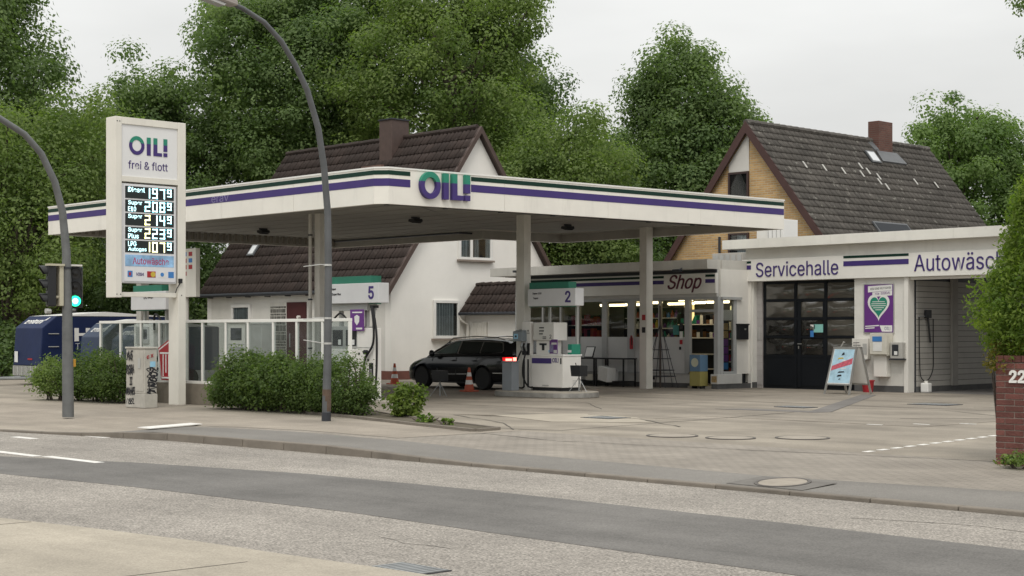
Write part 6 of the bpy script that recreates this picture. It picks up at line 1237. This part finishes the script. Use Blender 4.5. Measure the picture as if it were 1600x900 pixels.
# ------------------------------------------------------------ parked covered trailers
TARP = mat('blue_tarpaulin', (.012, .022, .072), .5, .18, 1.4, bump=.3, bscale=3.5, streak=.12, spec=.25); TARP2 = mat('slate_tarpaulin', (.036, .054, .10), .5, .15, 1.4, bump=.25, bscale=3.5)
def trailer(x0, x1, y0, L, z0, z1, slant, m, label, big):
    t = thing('covered_trailer', label, 'trailer', ((x0+x1)/2, y0+L/2, 0), 0, 'covered trailers parked in a row'); zs = z1-slant
    c = B().prism([(x1, y0, z0), (x1, y0+.08, zs), (x1, y0+.55, z1), (x1, y0+L, z1), (x1, y0+L, z0)], (x0-x1, 0, 0)).done('tarpaulin', m, t, .03)
    B().prism([(x1+.01, y0+.55, z1+.004), (x1+.01, y0+L*.5, z1+.14), (x1+.01, y0+L, z1+.004)], (x0-x1-.02, 0, 0)).done('roof_sheet', WHITE2, t)
    d = Vector((0, .47, slant)).normalized(); up = tuple(d); text('tarp_text', 'zentrum', WHITE2, t, Vector((x0+.25, y0+.08, zs))+d*.20*slant/.36, (1, 0, 0), .62*(x1-x0), .22, shear=.15, up=up, bold=.012); 
    B().prism([Vector((x1-.42, y0+.08, zs))+d*.36*slant/.36, Vector((x1-.32, y0+.08, zs))+d*.36*slant/.36, Vector((x1-.26, y0+.08, zs))+d*.52*slant/.36, Vector((x1-.30, y0+.08, zs))+d*.52*slant/.36], (0, -.01, .006)).done('tarp_mark', WHITE2, t)
    if big:
        text('tarp_text', 'Ha', WHITE2, t, (x1+.004, y0+1.15, 1.35), (0, 1, 0), 1.0, .42, bold=.03); text('tarp_text', 'Trailer', mat('faded_white', (.45, .47, .50), .6, .1, 4), t, (x1+.004, y0+1.18, 1.10), (0, 1, 0), .85, .20)
        for z in (1.58, 1.18, .76): box('strap', GREYP, t, (x1, y0+.28, z), (x1+.02, y0+.62, z+.025))
        sheet('plate', PAPER, t, (x0+.12, y0, .70), (1, 0, 0), .22, .34); sheet('reflector', RED, t, (x0+1.0, y0, .78), (1, 0, 0), .3, .05)
    box('side_board', ALU, t, (x0, y0+.02, z0-.32), (x1+.004, y0+L, z0-.004))
    for k in range(7): box('board_rib', GREYP, t, (x0+k*(x1-x0)/6.2, y0-.005, z0-.31), (x0+k*(x1-x0)/6.2+.04, y0+.018, z0-.01))
    for k in range(9): box('board_rib', GREYP, t, (x1+.005, y0+.1+k*.45, z0-.31), (x1+.02, y0+.14+k*.45, z0-.01))
    box('chassis', DARK, t, (x0+.1, y0, z0-.42), (x1-.1, y0+L, z0-.325)); B().tube([(x0+.5, y0, z0-.38), ((x0+x1)/2, y0-1.3, z0-.38), (x1-.5, y0, z0-.38)], .05, 6).done('drawbar', STEEL, t); B().tube([((x0+x1)/2, y0-1.1, z0-.2), ((x0+x1)/2, y0-1.1, .06)], .035, 7).done('jockey_stand', STEEL, t)
    for sg in (x0+.02, x1-.02):
        for yy in (L*.45, L*.65): B().lathe([(.1, -.09), (.27, -.09), (.28, 0), (.27, .09), (.1, .09)], (sg, y0+yy, .28), 18, 'X').done('wheel', RUBBER, t)
trailer(-46.55, -44.75, 22.75, 4.6, .60, 2.14, .36, TARP, 'dark blue covered trailer with big white lettering, leftmost of the row', True)
trailer(-43.35, -42.0, 23.3, 3.2, .50, 1.90, .40, TARP2, 'slate blue covered trailer in the middle of the row', False); trailer(-41.7, -40.45, 23.4, 3.0, .5, 1.80, .38, TARP2, 'slate blue covered trailer behind the glass screen, right end of the row', False)
fb = thing('flatbed_trailer', 'low empty flatbed trailer at the left edge in front of the blue trailer', 'trailer', (-48.5, 20.8, 0)); B().box(-50.5, 19.6, .38, -45.6, 21.3, .47).done('bed', STEEL, fb, .01); B().box(-50.4, 19.7, .28, -45.7, 19.78, .379).done('beam', DARK, fb); B().tube([(-46.6, 20.2, .47), (-46.6, 20.2, .98)], .03, 7).done('post', STEEL, fb); B().tube([(-45.6, 20.4, .4), (-44.6, 20.4, .4)], .04, 6).done('drawbar', STEEL, fb); B().tube([(-46.2, 20.0, .3), (-46.4, 20.0, .05)], .03, 6).done('prop_leg', DARK, fb)
for x in (-48.9, -48.2): B().lathe([(.1, -.09), (.24, -.09), (.25, 0), (.24, .09), (.1, .09)], (x, 19.6, .25), 18, 'Y').done('wheel', RUBBER, fb)
bf = thing('brown_shed', 'dark brown timber shed under the trees behind the blue trailers', 'shed', (-60, 30, 0)); SHD = mat('shed_brown', (.11, .06, .045), .85, .25, 2, rand=.12)
for k in range(44): box('board', SHD, bf, (-64.4+k*.21, 29, 0), (-64.4+k*.21+.20, 29.03, 2.8))
box('roof', DARK, bf, (-64.6, 28.9, 2.81), (-55.1, 29.7, 2.9)); box('core', DARK, bf, (-64.4, 29.04, 0), (-55.2, 29.6, 2.8))
# ------------------------------------------------------------ shrubs along the screen
bush('bush', 'small pale green bush on bare stems, leftmost by the traffic light', -35.35, -34.15, 17.6, 18.5, .98, 260, 26, LEAF_Y if False else LEAF_B, .060, 21, z0=.22)
bush('bush', 'dark green bush left of the graffiti cabinet', -34.45, -31.75, 17.75, 19.05, 1.16, 720, 26, LEAF_H, .062, 22)
bush('hedge', 'broad leafy hedge in front of the glass screen left of the lamp post', -28.55, -25.3, 18.1, 19.2, 1.16, 820, 26, LEAF_H, .066, 23, cat='hedge')
bush('hedge', 'small leaved hedge right of the lamp post hiding pump 5', -25.75, -23.55, 18.2, 19.2, 1.14, 560, 30, LEAF_H, .052, 24, cat='hedge')
bush('bush', 'small bright green bush alone at the right end of the planting bed', -23.12, -22.48, 18.7, 19.35, .66, 60, 34, leafmat('leaf_bush', (.085, .13, .032), (.19, .24, .06)), .085, 25, z0=.02, r=(.08, .24))
bush('weed', 'tuft of weeds in the planting bed beside the small bush', -21.4, -20.9, 17.95, 18.2, .16, 22, 14, LEAF_Y, .06, 26, z0=.03, cat='weed', r=(.03, .06))
bush('weed', 'lone weed near the tip of the planting bed', -20.45, -20.15, 17.75, 17.9, .14, 12, 14, LEAF_Y, .06, 27, z0=.03, cat='weed', r=(.03, .05))
bush('ivy', 'low ivy growing at the foot of the brick garden wall', -9.62, -8.2, 17.0, 17.54, .20, 90, 22, LEAF_B, .05, 28, z0=.02, cat='ivy', r=(.06, .12))
# tall conifer behind the garden wall
t = thing('conifer', 'tall yellow green conifer overhanging the brick garden wall', 'tree', (-9.05, 18.15, 0)); rs = np.random.RandomState(31); n = 1900
zz = 1.28+2.8*rs.rand(n); a = rs.rand(n)*6.283; rad_ = (1.02+.16*np.sin(zz*4.1)+.10*np.sin(3*a+zz*2))*np.where(zz > 2.7, np.clip((4.25-zz)/1.5, .1, 1), 1)*np.where(zz < 1.6, .8+.2*(zz-.95)/.65, 1); q = (.55+.45*rs.rand(n)**.6)*rad_
P = np.stack([-9.14+q*np.cos(a), 18.3+q*np.sin(a)*.9, zz], 1); v, f, h = leaves(P, .10+.12*rs.rand(n), 42, .062, np.clip(.5+rs.normal(size=n)*.25, 0, 1), droop=.25, aspect=.42, flat=1.1)
joined('crown', leafmat('leaf_conifer', (.085, .145, .030), (.205, .27, .055)), v-np.array([-9.05, 18.15, 0]), f, h, t); B().tube([(-9.0, 18.25, 0), (-8.98, 18.25, 2.0), (-9.0, 18.25, 3.6)], [.14, .1, .03], 8).done('trunk', BARK, t)
bush('creeper', 'reddish green creeper hanging over the left corner of the brick wall', -9.95, -9.62, 17.5, 17.9, 1.50, 34, 24, leafmat('leaf_creeper', (.08, .10, .025), (.26, .20, .06)), .05, 33, z0=1.12, cat='creeper', r=(.06, .12))
# ------------------------------------------------------------ trees
G = 'trees behind the station'
tree('tree', 'big dark tree at the far left edge rising above the trailers', -60.4, 27.5, 11.2, 3.9, 6.6, 560, 90, LEAF_A, .26, 1, G, extra=((-1.5, 1.5, 15, 2.6, 2.8, 90),))
tree('tree', 'lighter leafy tree low at the left behind the traffic light', -54.5, 26.6, 5.6, 3.2, 4.4, 460, 80, LEAF_B, .23, 2, G, extra=((-.2, 3.0, 8.4, 2.5, 2.4, 130),))
tree('tree', 'narrow tree peeking up behind the price sign', -68.0, 40.2, 9.6, 3.6, 5.4, 480, 80, LEAF_A, .27, 3, G, extra=((.3, .6, 11.5, 1.9, 2.2, 100), (-2.4, -2.0, 9.5, 2.8, 3.4, 140)))
tree('tree', 'huge dense maple behind the left end of the white house', -62.6, 45.2, 13.2, 5.6, 6.6, 950, 105, LEAF_A, .28, 4, G, extra=((1.5, 2.5, 18, 3.4, 2.6, 140), (-1.8, -.6, 9.0, 3.6, 3.2, 180)))
tree('tree', 'open crowned tree with visible branches right above the white house chimney', -54.6, 47.6, 12.6, 5.0, 5.6, 520, 82, LEAF_B, .27, 5, G, extra=((-.6, .4, 17.2, 3.2, 2.0, 110), (2.2, 2.0, 16.2, 2.2, 1.8, 70)))
tree('tree', 'dark rounded tree behind the right end of the white roof', -58.4, 54.6, 12.2, 3.7, 5.4, 560, 95, LEAF_C, .28, 6, G)
tree('tree', 'light green low tree just right of the white gable', -47.3, 48.4, 7.0, 3.3, 4.6, 520, 85, LEAF_B, .24, 7, G)
tree('tree', 'small tree between the white house and the conical tree', -58.0, 63.0, 9.2, 2.7, 3.6, 300, 80, LEAF_C, .28, 8, G)
tree('tree', 'conical tree rising between the two houses', -48.5, 57.3, 8.4, 4.4, 4.6, 560, 92, LEAF_A, .28, 9, G, extra=((.1, .1, 12.9, 2.6, 3.1, 200), (-1.8, -1.8, 6.4, 3.2, 3.4, 160), (1.4, 1.5, 11.2, 2.2, 2.2, 110)))
tree('tree', 'rounded bright tree behind the right end of the grey roof', -45.1, 77.6, 9.0, 4.9, 5.6, 620, 92, leafmat('leaf_bright', (.112, .176, .066), (.212, .292, .108)), .31, 10, G)
tree('tree', 'leafy tree at the right edge behind the wash bay', -36.0, 76.0, 7.6, 4.2, 5.0, 420, 85, leafmat('leaf_bright', (.112, .176, .066), (.212, .292, .108)), .31, 11, G)
tree('tree', 'low dark tree seen beneath the canopy behind the shop roof', -47.2, 50.8, 4.0, 3.0, 3.2, 300, 80, LEAF_C, .24, 13, G)
tree('tree', 'low dark tree behind the left end of the canopy', -60.8, 37.6, 4.6, 3.4, 4.2, 380, 80, LEAF_C, .25, 14, G)
tree('tree', 'dark tree filling the gap left of the white house', -66.5, 33.6, 6.6, 3.6, 5.2, 420, 80, LEAF_A, .26, 15, G)
tree('tree', 'tree whose twigs hang into the upper right corner', -16.3, 33.6, 9.4, 2.1, 2.0, 170, 60, LEAF_A, .14, 16, None, trunk_r=.2, rmin=.3, rmax=.6)
bush('hedge', 'long dark hedge under the trees behind the trailers', -70, -57.5, 34.6, 36.8, 2.6, 700, 30, LEAF_C, .22, 41, cat='hedge', r=(.3, .6))
bush('hedge', 'dark hedge between the annex and the brick house', -46.5, -40.5, 49.0, 51, 3.2, 420, 30, LEAF_C, .22, 42, cat='hedge', r=(.3, .6))
bush('hedge', 'hedge behind the flatbed trailer at the far left', -60, -50.5, 25.0, 26.4, 2.0, 520, 30, LEAF_C, .16, 43, cat='hedge', r=(.25, .45))
far = B()
o = bpy.data.objects.new('distant_woodland', None)
cs, rr, hb = [], [], []
rs = np.random.RandomState(77); n = 2600; ang = rs.uniform(R(20), R(150), n); dist = rs.uniform(120, 150, n)
P = np.stack([-dist*np.sin(ang)*1.0, dist*np.cos(ang)*.9+20, 9*rs.rand(n)**.8], 1); v, f, h = leaves(P, 1.4+1.4*rs.rand(n), 22, .9, np.clip(.4+rs.normal(size=n)*.2, 0, 1)); bpy.data.objects.remove(o)
tag(joined('distant_woodland', LEAF_C, v, f, h), 'distant mass of trees beyond the houses', 'woodland', kind='stuff')
